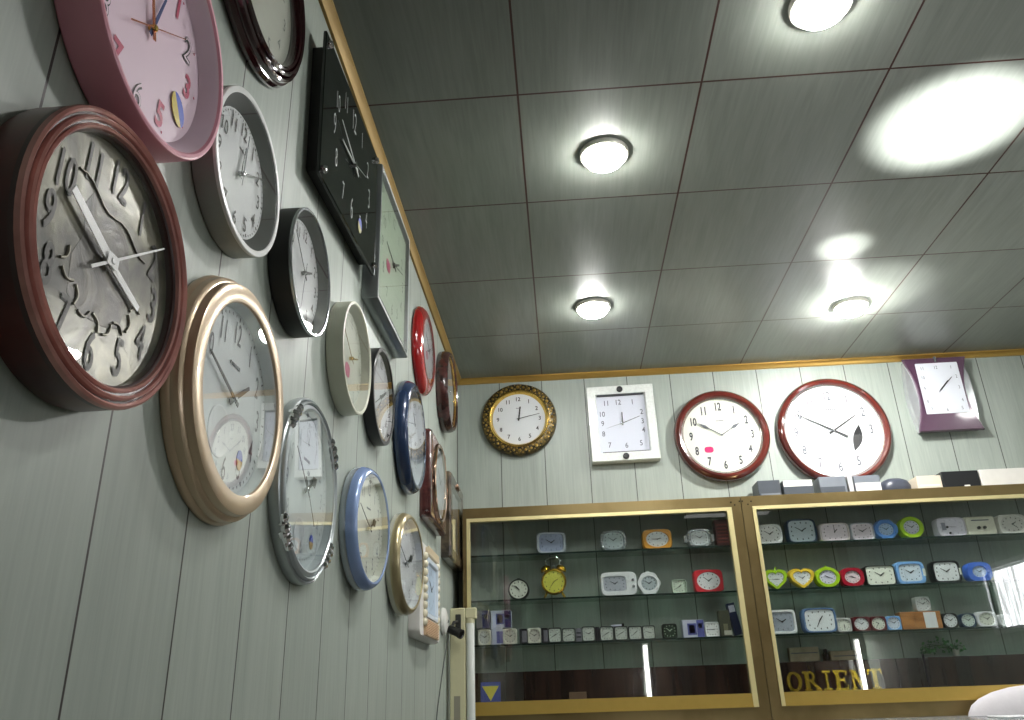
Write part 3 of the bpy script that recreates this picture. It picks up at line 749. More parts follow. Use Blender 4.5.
# ------------------------------------------------------------------ display cabinets
YF = 2.84
S1, S2, S3 = .479, .325, .179
def wbox(x0, x1, y0, y1, z0, z1): return box(x0, x1, y0, y1, Z0+z0, Z0+z1)
CT, CB = .641, -.085
def cabinet(x0, x1, sx0, sx1, label, seam=None):
    """x0..x1 outer brown frame, sx0..sx1 outer edges of the bright strip"""
    r = empty('display_cabinet', Matrix.Translation(((x0+x1)/2, YF+.07, Z0+CB)), label, 'cabinet', 'glass display cabinets')
    inv = r.matrix_world.inverted()
    def P(mb, nm, mt, parent=r, sm=0):
        o = mb.build(nm, mt, parent, smooth=sm); o.data.transform(inv); return o
    t = .012
    P(MB().add(wbox(x0, x1, YF, YW-.001, CT-.012, CT)).add(wbox(x0, x1, YF, YF+.03, .604, CT-.012)), 'top_rail', BRONZE)
    P(MB().add(wbox(x0, x1, YF, YF+.03, CB, -.041)).add(wbox(x0, x1, YF+.03, YW-.001, CB, -.045)), 'bottom_rail', BRONZE)
    P(MB().add(wbox(x0, sx0, YF, YF+.03, -.041, .604)), 'side_post', BRONZE)
    P(MB().add(wbox(sx1, x1, YF, YF+.03, -.041, .604)), 'side_post', BRONZE)
    if x0 < 0: P(MB().add(wbox(x0, x0+.008, YF+.03, YW-.001, -.041, .604)), 'side_panel', BRONZE)
    f = YF-.004
    P(MB().add(wbox(sx0, sx1, f, YF+.012, .592, .604)), 'upper_strip', STRIP)
    P(MB().add(wbox(sx0, sx0+t, f, YF+.012, -.041, .592)), 'side_strip', STRIP)
    P(MB().add(wbox(sx1-.017, sx1, f, YF+.012, -.041, .592)), 'side_strip', STRIP)
    P(MB().add(wbox(sx0+t, sx1-.017, f+.002, YF+.014, -.036, .0)).add(wbox(sx0+t, sx1-.017, f-.002, YF+.014, -.041, -.036)), 'sill', pm('brass sill', (198,168,88), .34, .75), )
    for z in (S1, S2, S3):
        sh = MB().add(wbox(x0+.012, x1-.012, YF+.032, YW-.003, z-.006, z)); sh.m = [0,0,1,0,0,0]
        P(sh, 'glass_shelf', [SHELF, SHEDGE])
    xs = [sx0+.004]+([seam] if seam else [])+[sx1-.004]
    for i, (a, b) in enumerate(zip(xs, xs[1:])):
        P(MB().add(wbox(a, b, YF+.0145+.004*i, YF+.0148+.004*i, -.003, .600)), 'glass_pane', PANE)
    if seam: P(MB().add(wbox(seam-.002, seam+.003, YF+.013, YF+.0205, -.041, .10)), 'sliding_seal', BLACK)
    P(MB().add(wbox(x0+.010, x1-.010, YW-.030, YW-.004, -.041, .093)), 'kick_board', two_tone('dark brown board', (40,26,22), (70,46,38), 18, .2, coat=.4, stretch=(1,1,.1)))
    for q in ((-.03,.622),(-.018,.612),(.0,.624)):
        xx = (x1 if x0 < 0 else x0)+(q[0] if x0 < 0 else -q[0])-(.004 if x0 < 0 else -.004)
        P(MB().add(lathe([(.003,0),(.0028,.0015),(0,.002)], 10), 0, frame_back(xx, q[1], 0, YF)), 'screw', pm('dark screw', (54,40,22), .4, .6))
    return r
cabinet(-.348, .638, -.334, .603, 'gold-framed glass display cabinet on the left, beside the clock wall')
cabinet(.640, 2.30, .675, 2.27, 'gold-framed glass display cabinet on the right with the lettered sign', seam=1.153)

# counter under the cabinets
ct = empty('counter', Matrix.Translation((1.0,2.7,0)), 'low dark counter running under both display cabinets', 'counter')
inv = ct.matrix_world.inverted()
o = MB().add(wbox(-.380,2.3,2.36,YW-.002,CB-.025,CB-.0005)).build('counter_top', pm('grey counter top', (120,124,126), .25), ct, smooth=0); o.data.transform(inv)
o = MB().add(wbox(-.370,2.29,2.40,YW-.004,-Z0,CB-.025)).build('counter_body', two_tone('dark counter front', (46,34,28), (70,54,44), 10, .4), ct, smooth=0); o.data.transform(inv)

# pale dome standing on the counter and the paper beside it
mb = MB()
pr = [(1,0),(.985,.12),(.94,.34),(.84,.56),(.68,.76),(.48,.90),(.25,.98),(0,1)]
mb.add(lathe([(0,0),(1,.0)]+pr[1:], 56), 0, Matrix.Diagonal((.27,.052,.086,1)))
cover = mb.build('cloth_cover', pm('pale grey cloth', (206,202,206), .8, bump=.3, scale=60), None, 60, Matrix.Translation((1.485,2.770,Z0+CB)))
tag(cover, 'pale grey domed cover on the counter at the lower right corner', 'cover')
mb = MB().add(bbox_bev(1.20,1.29,2.50,2.62,Z0+CB,Z0+CB+.004,.001))
tag(mb.build('paper_pad', WHITE, None, 0), 'white paper pad on the counter below the pale domed cover', 'paper')

# ------------------------------------------------------------------ alarm clocks
def afr(x, z, y=2.895, dep=.04): return Matrix(((1,0,0,x),(0,0,-1,y+dep),(0,1,0,Z0+z),(0,0,0,1)))
def alarm(x, z, w, h, label, shape='sq', case=WHITE, dial=DIALW, ds=.78, dshape=None, dep=.04, hands=(-58,58), ink=INK, p=5., off=(0,0), marks='dots', group='alarm clocks on the shelves', feet=False, y=2.895, cat='clock', num=None):
    if h < .0495 and z < S2-.05: h *= 1.06
    fn = {'sq': lambda a, b: squircle(a, b, p), 'ci': lambda a, b: polar(lambda t: 1/math.hypot(math.cos(t)*2/a, math.sin(t)*2/b)), 'he': heart, 'oc': octo,
          'ap': apple, 'fl': lambda a, b: flower(a/2.1)}
    root = empty('alarm_clock', afr(x, z, y, dep), label, cat, group)
    S = fn[shape]; D = fn[dshape or ('ci' if shape in ('ap','fl','oc') else shape)]
    fh = .004 if feet else .0005
    hh = h-fh; cy = fh+hh/2
    out = S(w, hh); inn = D(w*ds, hh*ds)
    ymin = min(q[1] for q in out); sh = -hh/2-ymin
    up = lambda o, zz, s=1., t=(0,0): [(a*s+t[0], b*s+cy+sh*(1 if o is out else 1)+t[1], zz) for a, b in o]
    b = min(.006, w*.07)
    loops = [up(out,0,.92), up(out,b*.6), up(out,dep-b), up(out,dep,.95), up(inn,dep,1.05,off), up(inn,dep-.004,1.,off)]
    MB().add(loft(loops, True, False)).build('case', case, root, 40)
    dz = dep-.0042
    d = MB().add(loft([up(inn,dz-.001,1.01,off), up(inn,dz,1.01,off)])).build('dial', dial, root, 0)
    cx0, cy0 = off[0], cy+sh+off[1]; rw, rh = w*ds/2, hh*ds/2
    mb = MB()
    for k in range(12):
        a = math.radians(30*k); q = .80
        sx, sy = math.sin(a), math.cos(a)
        if (dshape or shape) == 'sq':
            m_ = max(abs(sx), abs(sy)); m_ = m_*.55+.45; sx, sy = sx/m_, sy/m_
        X, Y = cx0+sx*rw*q, cy0+sy*rh*q; s = min(rw, rh)*.10
        if marks == 'num': text_at(mb, str(k or 12), X, Y, dz+.0004, s*2.2, .8)
        else: mb.add(box(X-s*.5, X+s*.5, Y-s*.7, Y+s*.7, dz, dz+.0004))
    mb.build('hour_marks', ink, d, smooth=0)
    rr = min(rw, rh)
    for role, a, ln, wd in (('hour_hand',hands[1],.52,.13),('minute_hand',hands[0],.72,.09)):
        t = math.radians(a); X, Y = math.sin(t)*rr*ln, math.cos(t)*rr*ln
        MB().add(bar2(cx0-X*.15, cy0-Y*.15, cx0+X, cy0+Y, rr*wd, rr*wd*.6, dz+.001, .0006)).build(role, ink, root, 0)
    if feet:
        for sx in (-1, 1): MB().add(lathe([(.005,0),(.006,.006),(0,.006)], 10), 0, Matrix.Translation((sx*w*.3,0,dep*.5)) @ Matrix.Rotation(-PI/2, 4, 'X')).build('foot', BLACK, root)
    return root
def add_part(root, name, vf, mat, sm=35): return MB().add(vf).build(name, mat, root, sm)

CLEAR = pm('frosted clear plastic', (206,212,222), .12, .2, coat=.6)
CRYST = two_tone('crystal silver', (150,158,164), (236,240,244), 160, .08, metal=.7, lo=.35, hi=.65, bump=1.)
ORG = pm('orange plastic', (226,158,52), .3); LIME = pm('lime plastic', (168,206,40), .25, coat=.4); YELL = pm('yellow plastic', (232,196,64), .25, coat=.4)
REDP = pm('red plastic', (206,48,58), .3, coat=.3); CRIM = pm('crimson plastic', (170,24,48), .25, coat=.4); SKY = pm('sky blue plastic', (120,168,222), .3, coat=.3)
BLU = pm('mid blue plastic', (84,136,206), .3, coat=.3); DKB = pm('dark blue plastic', (34,58,84), .3, coat=.3); MARN = pm('maroon plastic', (92,22,30), .3)
OLV = pm('lime cream dial', (220,226,204), .5); PALE = pm('pale pink dial', (224,212,220), .5)

# left cabinet, top shelf
r = alarm(-.037, S1, .107, .078, 'clear silver rounded alarm clock with bluish face, first on the top left shelf', 'sq', CLEAR, pm('blue grey dial', (150,160,186), .4), .80, marks='num')
alarm(.185, S1, .094, .075, 'sparkling silver rounded alarm clock, second on the top left shelf', 'sq', CRYST, pm('glitter dial', (170,182,184), .3), .76, p=3.2)
alarm(.341, S1, .104, .071, 'yellow-orange rounded alarm clock with silver oval dial', 'sq', ORG, DIALW, .76, 'ci', hands=(-88,78))
r = alarm(.490, S1, .086, .067, 'silver watch-shaped alarm clock with side lugs on the top left shelf', 'sq', CRYST, DIALW, .70, p=3.5)
for sx in (-1, 1): add_part(r, 'side_lug', bbox_bev(sx*.047-.0075, sx*.047+.0075, .020, .046, .008, .030), SILVER)
root = empty('carton', afr(.571, S1+.0006, 2.892, .05), 'dark red carton in the corner of the top left shelf', 'box')
add_part(root, 'box_body', bbox_bev(-.024,.024,0,.094,0,.05,.001), pm('dark red card', (70,22,22), .5)); 
mb = MB()
for k in range(6): mb.add(box(-.018,.018,.012+.012*k,.017+.012*k,.0501,.0505))
mb.build('printed_lines', pm('dull red print', (130,60,52), .5), root, 0)
# left cabinet, middle shelf
r = alarm(-.159, S2, .074, .072, 'small round cream-faced clock with black rim on the middle left shelf', 'ci', BLACK, DIALC, .86, hands=(-52,-40))
add_part(r, 'top_button', lathe([(.006,0),(.006,.004),(0,.005)], 12), BLACK).matrix_local = Matrix.Translation((0,.0715,.02)) @ Matrix.Rotation(-PI/2, 4, 'X')
# twin bell
root = empty('alarm_clock', afr(-.034, S2, 2.885, .045), 'gold twin-bell alarm clock with carrying handle', 'clock', 'alarm clocks on the shelves')
YB_ = pm('brass', (206,168,54), .18, 1.)
T = Matrix.Translation((0,.056,0))
MB().add(lathe([(0,0),(.036,0),(.042,.004),(.043,.030),(.045,.038),(.043,.044),(.039,.0445),(.037,.040)], 40), 0, T).build('case', YB_, root)
d = MB().add(lathe([(.0385,.039),(.0385,.0402),(0,.0402)], 40), 0, T).build('dial', pm('yellow dial', (214,212,90), .4), root)
mb = MB()
for k in range(12):
    a = math.radians(30*k); mb.add(box(math.sin(a)*.031-.0014, math.sin(a)*.031+.0014, .056+math.cos(a)*.031-.0022, .056+math.cos(a)*.031+.0022, .0402, .0406))
mb.build('hour_marks', pm('green print', (70,90,50), .5), d, 0)
for role, a, ln in (('hour_hand',60,.018),('minute_hand',-145,.026)):
    t = math.radians(a); MB().add(bar2(0,.056,math.sin(t)*ln,.056+math.cos(t)*ln,.0022,.0012,.0412,.0006)).build(role, INK, root, 0)
for sx in (-1, 1):
    B = Matrix.Translation((sx*.026,.098,.022)) @ Matrix.Rotation(-sx*.45, 4, 'Z') @ Matrix.Rotation(-PI/2, 4, 'X')
    MB().add(lathe([(.019,0)]+[(.019*math.cos(t), .003+.014*math.sin(t)) for t in (.2,.5,.8,1.1,1.4)]+[(0,.0172)], 24), 0, B).build('bell', YB_, root)
    MB().add(tube([(sx*.026,.022,.022),(sx*.036,.003,.022)], .004, 8)).build('leg', YB_, root)
MB().add(tube([(.027*math.cos(PI*k/10) if k not in (0,10) else (.024 if k == 0 else -.024), .116+.027*math.sin(PI*k/10)**.5, .022) for k in range(11)], .0024, 8)).build('handle', CHROME, root)
MB().add(tube([(0,.097,.022),(0,.112,.022)], .0016, 6)).add(sphere(.004,(0,.113,.022))).build('hammer', CHROME, root)
# rest of the middle shelf
r = alarm(.192, S2, .127, .082, 'wide white alarm clock with offset dial and two side knobs', 'sq', pm('glossy white', (236,238,240), .2, coat=.4), pm('grey lilac dial', (176,180,190), .4), .62, off=(-.014,0), p=6)
for y_ in (.030,.052): MB().add(lathe([(.005,0),(.005,.004),(0,.0045)], 12), 0, Matrix.Translation((.050,y_,.040))).build('knob', SILVER, r)
r = alarm(.297, S2, .082, .074, 'white scallop-edged alarm clock next to the wide white one', 'fl', WHITE, pm('silver grey dial', (176,186,190), .4), .66)
MB().add(lathe([(.010,0),(.009,.005),(.006,.007),(0,.0075)], 16), 0, Matrix.Translation((0,.073,.02)) @ Matrix.Rotation(-PI/2, 4, 'X')).build('snooze_button', WHITE, r)
alarm(.400, S2, .051, .047, 'tiny square clock with pale green face on the middle left shelf', 'sq', pm('pale sage', (170,186,166), .4), pm('sage dial', (206,218,200), .5), .86, p=9, hands=(-120,55), dep=.025)
alarm(.503, S2, .101, .077, 'red rounded-square alarm clock with white oval dial', 'sq', REDP, DIALW, .78, 'ci', p=7, hands=(-52,55))

# left cabinet, lowest shelf: cartons and small square clocks
def carton(x, z, w, h, label, front, panel=None, pmat=None, dep=.045, y=2.895, side=None):
    root = empty('carton', afr(x, z+.0006, y, dep), label, 'box', 'printed clock cartons')
    add_part(root, 'box_body', bbox_bev(-w/2, w/2, 0, h, 0, dep, .0008), front)
    if panel:
        for k, (a, b, c, d_, mt) in enumerate(panel): MB().add(box(-w/2+a*w, -w/2+b*w, c*h, d_*h, dep, dep+.0006)).build('printed_panel', mt, root, 0)
    return root
CWH = pm('carton lilac white', (196,198,216), .45); CNV = pm('carton navy', (40,44,104), .4); CPU = pm('carton violet', (88,92,160), .4); CGR = pm('carton grey', (120,118,128), .5); CDK = pm('carton charcoal', (26,24,34), .45)
sqd = dict(shape='sq', ds=.86, p=10, dep=.03)
CR2 = pm('cream white case', (222,220,206), .4)
alarm(-.282, S3, .045, .049, 'small white square clock with round dial, behind the vertical tube light', case=CR2, dial=pm('pale grey dial 2', (206,208,206), .5), dshape='ci', **sqd)
carton(-.238, S3, .040, .054, 'violet and white clock carton under the stacked navy cartons', CWH, [(.45,1,.08,.8,CPU)])
carton(-.286, S3+.0545, .049, .060, 'grey and navy carton standing on the leftmost small clock', CGR, [(.45,.98,.02,.98,CNV),(.56,.82,.5,.75,CWH)])
carton(-.223, S3+.0545, .070, .058, 'white and navy carton with a blue clock print, upper row', CWH, [(.66,.99,.02,.98,CNV),(.72,.92,.5,.75,CWH),(.24,.64,.2,.8,CPU),(.30,.58,.28,.72,CNV)])
alarm(-.194, S3, .048, .049, 'first small cream square clock with round dial on the lowest left shelf', case=CR2, dial=pm('sand dial', (206,202,192), .5), dshape='ci', **sqd)
carton(-.148, S3, .026, .049, 'narrow dark carton between the two cream square clocks', CDK, [(.35,.98,.1,.85,CGR)])
alarm(-.110, S3, .046, .048, 'second small cream square clock with round dial on the lowest left shelf', case=CR2, dial=pm('sand dial', (206,202,192), .5), dshape='ci', **sqd)
carton(-.0745, S3, .022, .049, 'narrow dark carton right of the second cream square clock', CDK, [(.35,.98,.1,.85,CGR)])
TINK = pm('thin dark trim', (60,66,64), .4); SQF = pm('sage white dial', (206,212,204), .5)
alarm(-.0395, S3, .046, .047, 'small square pale clock right of the narrow dark cartons, first of a row', case=TINK, dial=SQF, hands=(-118,62), **sqd)
alarm(.008, S3, .046, .044, 'small square pale clock, second of the lowest row', case=TINK, dial=SQF, hands=(-112,74), **sqd)
carton(.042, S3, .019, .044, 'slim grey carton wedged after the second small square clock', CGR, [(.1,.9,.3,.4,CDK),(.1,.9,.6,.7,CDK)])
alarm(.076, S3, .046, .047, 'small square pale clock between the slim grey and the slim black carton', case=TINK, dial=SQF, hands=(-66,58), **sqd)
carton(.1065, S3, .013, .046, 'slim black carton in the lowest row of small clocks', CDK)
alarm(.138, S3, .048, .045, 'small square pale clock just right of the slim black carton', case=TINK, dial=SQF, hands=(-120,62), **sqd)
alarm(.187, S3, .046, .044, 'small square pale clock under the flat white packet', case=TINK, dial=SQF, hands=(-118,64), **sqd)
alarm(.235, S3, .046, .043, 'second last small square pale clock of the lowest left row', case=TINK, dial=SQF, hands=(-128,48), **sqd)
alarm(.281, S3, .043, .043, 'last small square pale clock of the row, left of the dark green one', case=TINK, dial=SQF, hands=(-70,108), **sqd)
root = empty('packet', afr(.176, S3+.0455, 2.895, .03), 'flat white packet lying on the row of small square clocks', 'box')
add_part(root, 'box_body', bbox_bev(-.022,.022,0,.006,0,.03,.0008), CWH); add_part(root, 'dark_clip', bbox_bev(.015,.0225,0,.009,.028,.032,.0005), BLACK)
alarm(.352, S3, .050, .046, 'small black-green square clock with light hour marks', case=pm('black green', (18,34,24), .35), dial=pm('green black dial', (22,48,32), .4), ink=pm('pale green print', (196,216,190), .4), hands=(-50,52), **dict(sqd, p=7))
carton(.432, S3, .072, .057, 'lilac and violet carton with a clock print right of the black-green clock', CWH, [(.66,.99,.02,.98,CPU),(.72,.92,.5,.78,CWH),(.22,.64,.15,.8,CPU),(.30,.56,.24,.7,CNV)])
alarm(.495, S3, .048, .046, 'small white square clock with glaring face near the right end of the lowest left shelf', case=WHITE, dial=pm('bright dial', (240,240,240), .2), hands=(-90,90), **sqd)
root = carton(.541, S3, .036, .084, 'olive carton with a cream foot, tall beside the dark blue one', pm('olive card', (82,84,66), .5), [(.3,.98,.05,.22,CR2),(.3,.7,.22,.48,pm('khaki print', (140,136,108), .5))], dep=.04)
root = empty('leaning_box', afr(.583, S3+.001, 2.892, .03) @ Matrix.Rotation(math.radians(9), 4, 'Z'), 'dark blue slim box leaning against the right cabinet post', 'box')
add_part(root, 'box_body', bbox_bev(-.014,.012,.003,.108,0,.03,.0008), pm('deep blue card', (22,36,70), .35)); MB().add(box(-.011,.009,.078,.100,.03,.0305)).build('printed_panel', CWH, root, 0)

def studs(root, w, h, cy, dep, n=22, mat=CHROME):
    mb = MB(); o = squircle(w, h, 3.4, n)
    for x, y in o: mb.add(sphere(.0034, (x, y+cy, dep), 7, 5))
    return mb.build('crystal_studs', mat, root, 0)
for o_ in [q for q in COL.objects if q.get('label', '').startswith('sparkling silver')]: studs(o_, .082, .064, .0375, .0395)
for o_ in [q for q in COL.objects if q.get('label', '').startswith('silver watch')]: studs(o_, .073, .056, .0335, .0395, 20)
# right cabinet, top shelf
alarm(.736, S1, .090, .072, 'white rounded alarm clock half behind the middle post, top right shelf', 'sq', pm('gloss white 2', (238,240,240), .15, coat=.6), pm('bright dial', (240,240,240), .2), .84, 'ci', p=4)
alarm(.849, S1, .103, .085, 'dark blue-framed rounded alarm clock with pale face', 'sq', DKB, pm('mist dial', (186,198,204), .3), .86, p=6)
alarm(.961, S1, .106, .067, 'pale pinkish-silver wide alarm clock with thin rim', 'sq', pm('rosy silver', (216,206,204), .25, .2, coat=.3), PALE, .84, p=6, hands=(0,45))
alarm(1.057, S1, .082, .063, 'white-silver alarm clock left of the blue octagonal one', 'sq', CLEAR, PALE, .86, p=6, hands=(58,-60))
alarm(1.139, S1, .082, .070, 'blue octagonal alarm clock with round pale blue dial', 'oc', BLU, pm('pale blue dial', (176,200,230), .4), .62)
alarm(1.227, S1, .085, .077, 'lime green drop-shaped alarm clock on the top right shelf', 'ap', LIME, pm('lilac dial', (206,206,224), .4), .62)
r = alarm(1.362, S1, .101, .068, 'white rounded digital clock with small black buttons', 'sq', pm('lilac white plastic', (222,216,228), .3), pm('lilac white face', (226,222,234), .4), .88, p=5, marks='dots', ink=pm('faint lilac', (190,186,200), .5), hands=(-80,92))
for x_, y_ in ((-.014,.034),(-.008,.013)): MB().add(lathe([(.004,0),(.004,.003),(0,.0035)], 10), 0, Matrix.Translation((x_,y_,.036))).build('button', BLACK, r)
MB().add(box(-.032,-.018,.024,.050,.0358,.0365)).build('small_display', pm('grey lcd', (150,150,164), .3), r, 0)
r = empty('radio_clock', afr(1.462, S1+.0006), 'cream flat clock unit with two black knobs on the top right shelf', 'clock')
add_part(r, 'case', loft([at_z(rrect(.100,.066,.008),0,1,0,.033), at_z(rrect(.104,.066,.008),.006,1,0,.033), at_z(rrect(.104,.066,.008),.034,1,0,.033), at_z(rrect(.096,.058,.006),.04,1,0,.033)]), pm('cream plastic', (220,218,200), .35))
for x_ in (-.010,.010): MB().add(lathe([(.0055,.040),(.005,.046),(0,.047)], 12), 0, Matrix.Translation((x_,.026,0))).build('knob', BLACK, r)
MB().add(box(-.030,.030,.050,.054,.040,.0406)).build('printed_line', GREYINK, r, 0)
alarm(1.570, S1, .097, .069, 'white clock with grey oval dial at the right end of the top shelf', 'sq', pm('warm white', (222,220,214), .4), pm('grey cream dial', (200,198,192), .5), .82, 'ci', p=6, hands=(130,60))
# right cabinet, middle shelf
r = alarm(.734, S2, .081, .070, 'lime green heart-shaped alarm clock beside the middle post', 'he', LIME, DIALW, .66, hands=(-88,92))
MB().add(tube([(.0,.060,.02),(.004,.070,.02),(.008,.078,.02)], .003, 8)).build('stalk', LIME, r)
alarm(.823, S2, .088, .070, 'yellow heart-shaped alarm clock', 'he', YELL, DIALW, .66)
r = alarm(.910, S2, .084, .070, 'lime green apple-shaped alarm clock with round dial', 'ap', LIME, pm('lilac white dial 2', (210,208,226), .4), .66, hands=(110,-60))
MB().add(tube([(.0,.066,.02),(.004,.076,.02)], .003, 8)).build('stalk', LIME, r)
alarm(.993, S2, .080, .064, 'crimson rounded alarm clock with round white dial', 'sq', CRIM, pm('rose dial', (222,204,210), .4), .64, 'ci', p=3, hands=(-80,110))
alarm(1.088, S2, .102, .068, 'thin dark-framed white square alarm clock on the middle right shelf', 'sq', BLACK, DIALC, .90, p=10)
r = alarm(1.190, S2, .098, .077, 'light blue alarm clock with white price tag', 'sq', SKY, pm('light blue dial', (206,218,228), .4), .74, p=6)
MB().add(box(.040,.049,.026,.050,.040,.0406)).build('price_tag', DIALC, r, 0)
r = alarm(1.310, S2, .096, .075, 'black rounded alarm clock with white face and tag', 'sq', BLACK, DIALW, .82, p=6)
MB().add(box(.041,.047,.026,.048,.040,.0406)).build('price_tag', DIALC, r, 0)
alarm(1.419, S2, .084, .066, 'bright blue rounded alarm clock with small round dial, right end of the middle shelf', 'sq', pm('bright blue plastic', (64,112,216), .3, coat=.3), pm('ice dial', (190,210,236), .4), .56, 'ci', p=3.2)
# right cabinet, lowest shelf
alarm(.732, S3, .096, .080, 'white square alarm clock with grey dial half behind the middle post, lowest shelf', 'sq', WHITE, pm('steel dial', (164,172,184), .4), .78, p=8, marks='num')
alarm(.858, S3, .114, .082, 'large blue-white rounded alarm clock on the lowest right shelf', 'sq', pm('steel blue plastic', (96,124,164), .25, coat=.5), DIALW, .84, p=6, hands=(-150,38))
alarm(.935, S3, .049, .043, 'small pale grey clock with round dial beside the large blue-white one', 'sq', pm('pale grey case', (190,190,188), .4), DIALC, .84, 'ci', p=9, dep=.03, hands=(180,170))
alarm(.993, S3, .057, .045, 'small maroon square clock, left one of the pair', 'sq', MARN, DIALW, .82, 'ci', p=9, dep=.03)
alarm(1.049, S3, .051, .044, 'small maroon square clock, right one of the pair beside the blue one', 'sq', MARN, DIALC, .84, 'ci', p=9, dep=.03, hands=(-140,-60))
alarm(1.099, S3, .048, .043, 'small light blue square clock beside the wooden box', 'sq', SKY, pm('bluish dial', (216,222,232), .4), .86, 'ci', p=9, dep=.03)
root = empty('wooden_box', afr(1.190, S3+.0006, 2.895, .045), 'orange-brown wooden box with a white panel on the lowest right shelf', 'box')
add_part(root, 'box_body', bbox_bev(-.066,.066,0,.056,0,.045,.001), two_tone('orange brown wood', (150,98,48), (182,126,70), 14, .4, stretch=(1,6,1)))
MB().add(box(.010,.050,.003,.053,.045,.0456)).build('white_panel', DIALW, root, 0)
alarm(1.207, S3+.0565, .050, .045, 'small white square clock standing on top of the wooden box', 'sq', pm('pale grey case', (190,190,188), .4), pm('pale grey dial 2', (206,208,206), .5), .86, 'ci', p=9, dep=.03)
alarm(1.285, S3, .050, .046, 'small dark-framed clock with white round dial, right of the wooden box', 'sq', BLACK, DIALW, .88, 'ci', p=4, dep=.03)
alarm(1.343, S3, .050, .043, 'small dark blue-framed clock with greenish round dial', 'sq', DKB, pm('greenish dial', (206,220,212), .4), .86, 'ci', p=4, dep=.03)
alarm(1.405, S3, .062, .046, 'small all-white clock near the right end of the lowest shelf', 'sq', WHITE, DIALC, .84, 'ci', p=8, dep=.03)
alarm(1.462, S3, .038, .036, 'tiny white clock at the right end of the lowest shelf', 'sq', WHITE, DIALW, .8, 'ci', p=5, dep=.03)

# things on the cabinet floor
KB = .0938
def block(name, x, y, z, w, d_, h, label, cat, mat, extra=None, group=None):
    root = empty(name, Matrix.Translation((x, y, Z0+z)), label, cat, group)
    MB().add(bbox_bev(-w/2, w/2, -d_/2, d_/2, 0, h, .0015)).build('box_body', mat, root, 0)
    if extra:
        a, b, c, e, mt = extra
        MB().add(box(-w/2+a*w, -w/2+b*w, -d_/2-.0005, -d_/2, c*h, e*h)).build('printed_panel', mt, root, 0)
    return root
TAN = two_tone('tan card', (150,138,116), (176,164,142), 20, .6)
block('carton', .806, YW-.0170, KB, .100, .024, .046, 'long tan carton lying behind the gold letters', 'box', TAN, (.05,.95,.55,.62,GREYINK))
block('carton', .945, YW-.0170, KB, .105, .024, .030, 'flat tan carton right of the small dark bottle', 'box', TAN, (.1,.9,.4,.5,GREYINK))
root = empty('bottle', Matrix.Translation((.880, YW-.017, Z0+KB)), 'small dark bottle between the two tan cartons', 'bottle')
MB().add(lathe([(0,0),(.011,0),(.012,.003),(.012,.020),(.006,.027),(.0055,.030)], 18)).build('body', pm('dark bottle', (40,34,32), .15), root)
MB().add(lathe([(.0065,.029),(.0065,.037),(.005,.038),(0,.038)], 14)).build('cap', BLACK, root)
# plant
root = empty('potted_plant', Matrix.Translation((1.268, YW-.0172, Z0+KB)), 'small green leafy plant trailing behind the right cabinet glass', 'plant')
MB().add(lathe([(0,0),(.010,0),(.0115,.012),(.0125,.022),(.0105,.022),(.010,.018),(0,.018)], 18), 0, Matrix.Translation((.045,0,0))).build('pot', pm('grey white pot', (170,172,166), .5), root)
mb = MB(); st = MB()
for k in range(70):
    x = random.uniform(-.072,.075); z = random.uniform(.010,.058)*(1-.35*abs(x)/.075); y = random.uniform(-.012,.008)
    s = random.uniform(.008,.014); a = random.uniform(0, 2*PI); b = random.uniform(-.9,.9)
    m = Matrix.Translation((x,y,z)) @ Matrix.Rotation(a, 4, 'Y') @ Matrix.Rotation(b, 4, 'X')
    lo = [(0,0,0),(s*.3,-.001,s*.35),(s*.34,.0,s*.7),(0,-.002,s*1.2),(-s*.34,.0,s*.7),(-s*.3,-.001,s*.35)]
    mb.add((lo+[(0,.0015,s*.6)], [(0,1,6),(1,2,6),(2,3,6),(3,4,6),(4,5,6),(5,0,6)]), 0, m)
mb.build('foliage', two_tone('leaf green', (34,84,44), (84,148,80), 60, .45), root, 60)
for k in range(7):
    x = -.07+.023*k; st.add(tube([(.045,0,.018),(x*.5+.02,-.004,.036),(x,-.006,.030+.01*(k % 2))], .0012, 5))
st.build('stems', pm('stem green', (60,90,48), .6), root)
# flag card
root = empty('sign_card', Matrix.Translation((-.262, 2.872, Z0-.003)), 'blue card with yellow triangle at the left foot of the cabinet', 'sign')
MB().add(box(-.033,.033,0,.003,-.040,.064)).build('card', pm('card blue', (34,58,168), .4), root, 0)
MB().add(loft([[(-.028,-.0002,.052),(0,-.0002,.006),(.028,-.0002,.052)],[(-.028,-.0012,.052),(0,-.0012,.006),(.028,-.0012,.052)]])).build('triangle', pm('card yellow', (226,214,40), .4), root, 0)
block('packet', .027, 2.915, -.0442, .058, .04, .066, 'small dull beige packet on the floor of the left cabinet', 'box', pm('dull beige card', (124,98,76), .6), (.1,.9,.5,.6,GREYINK))

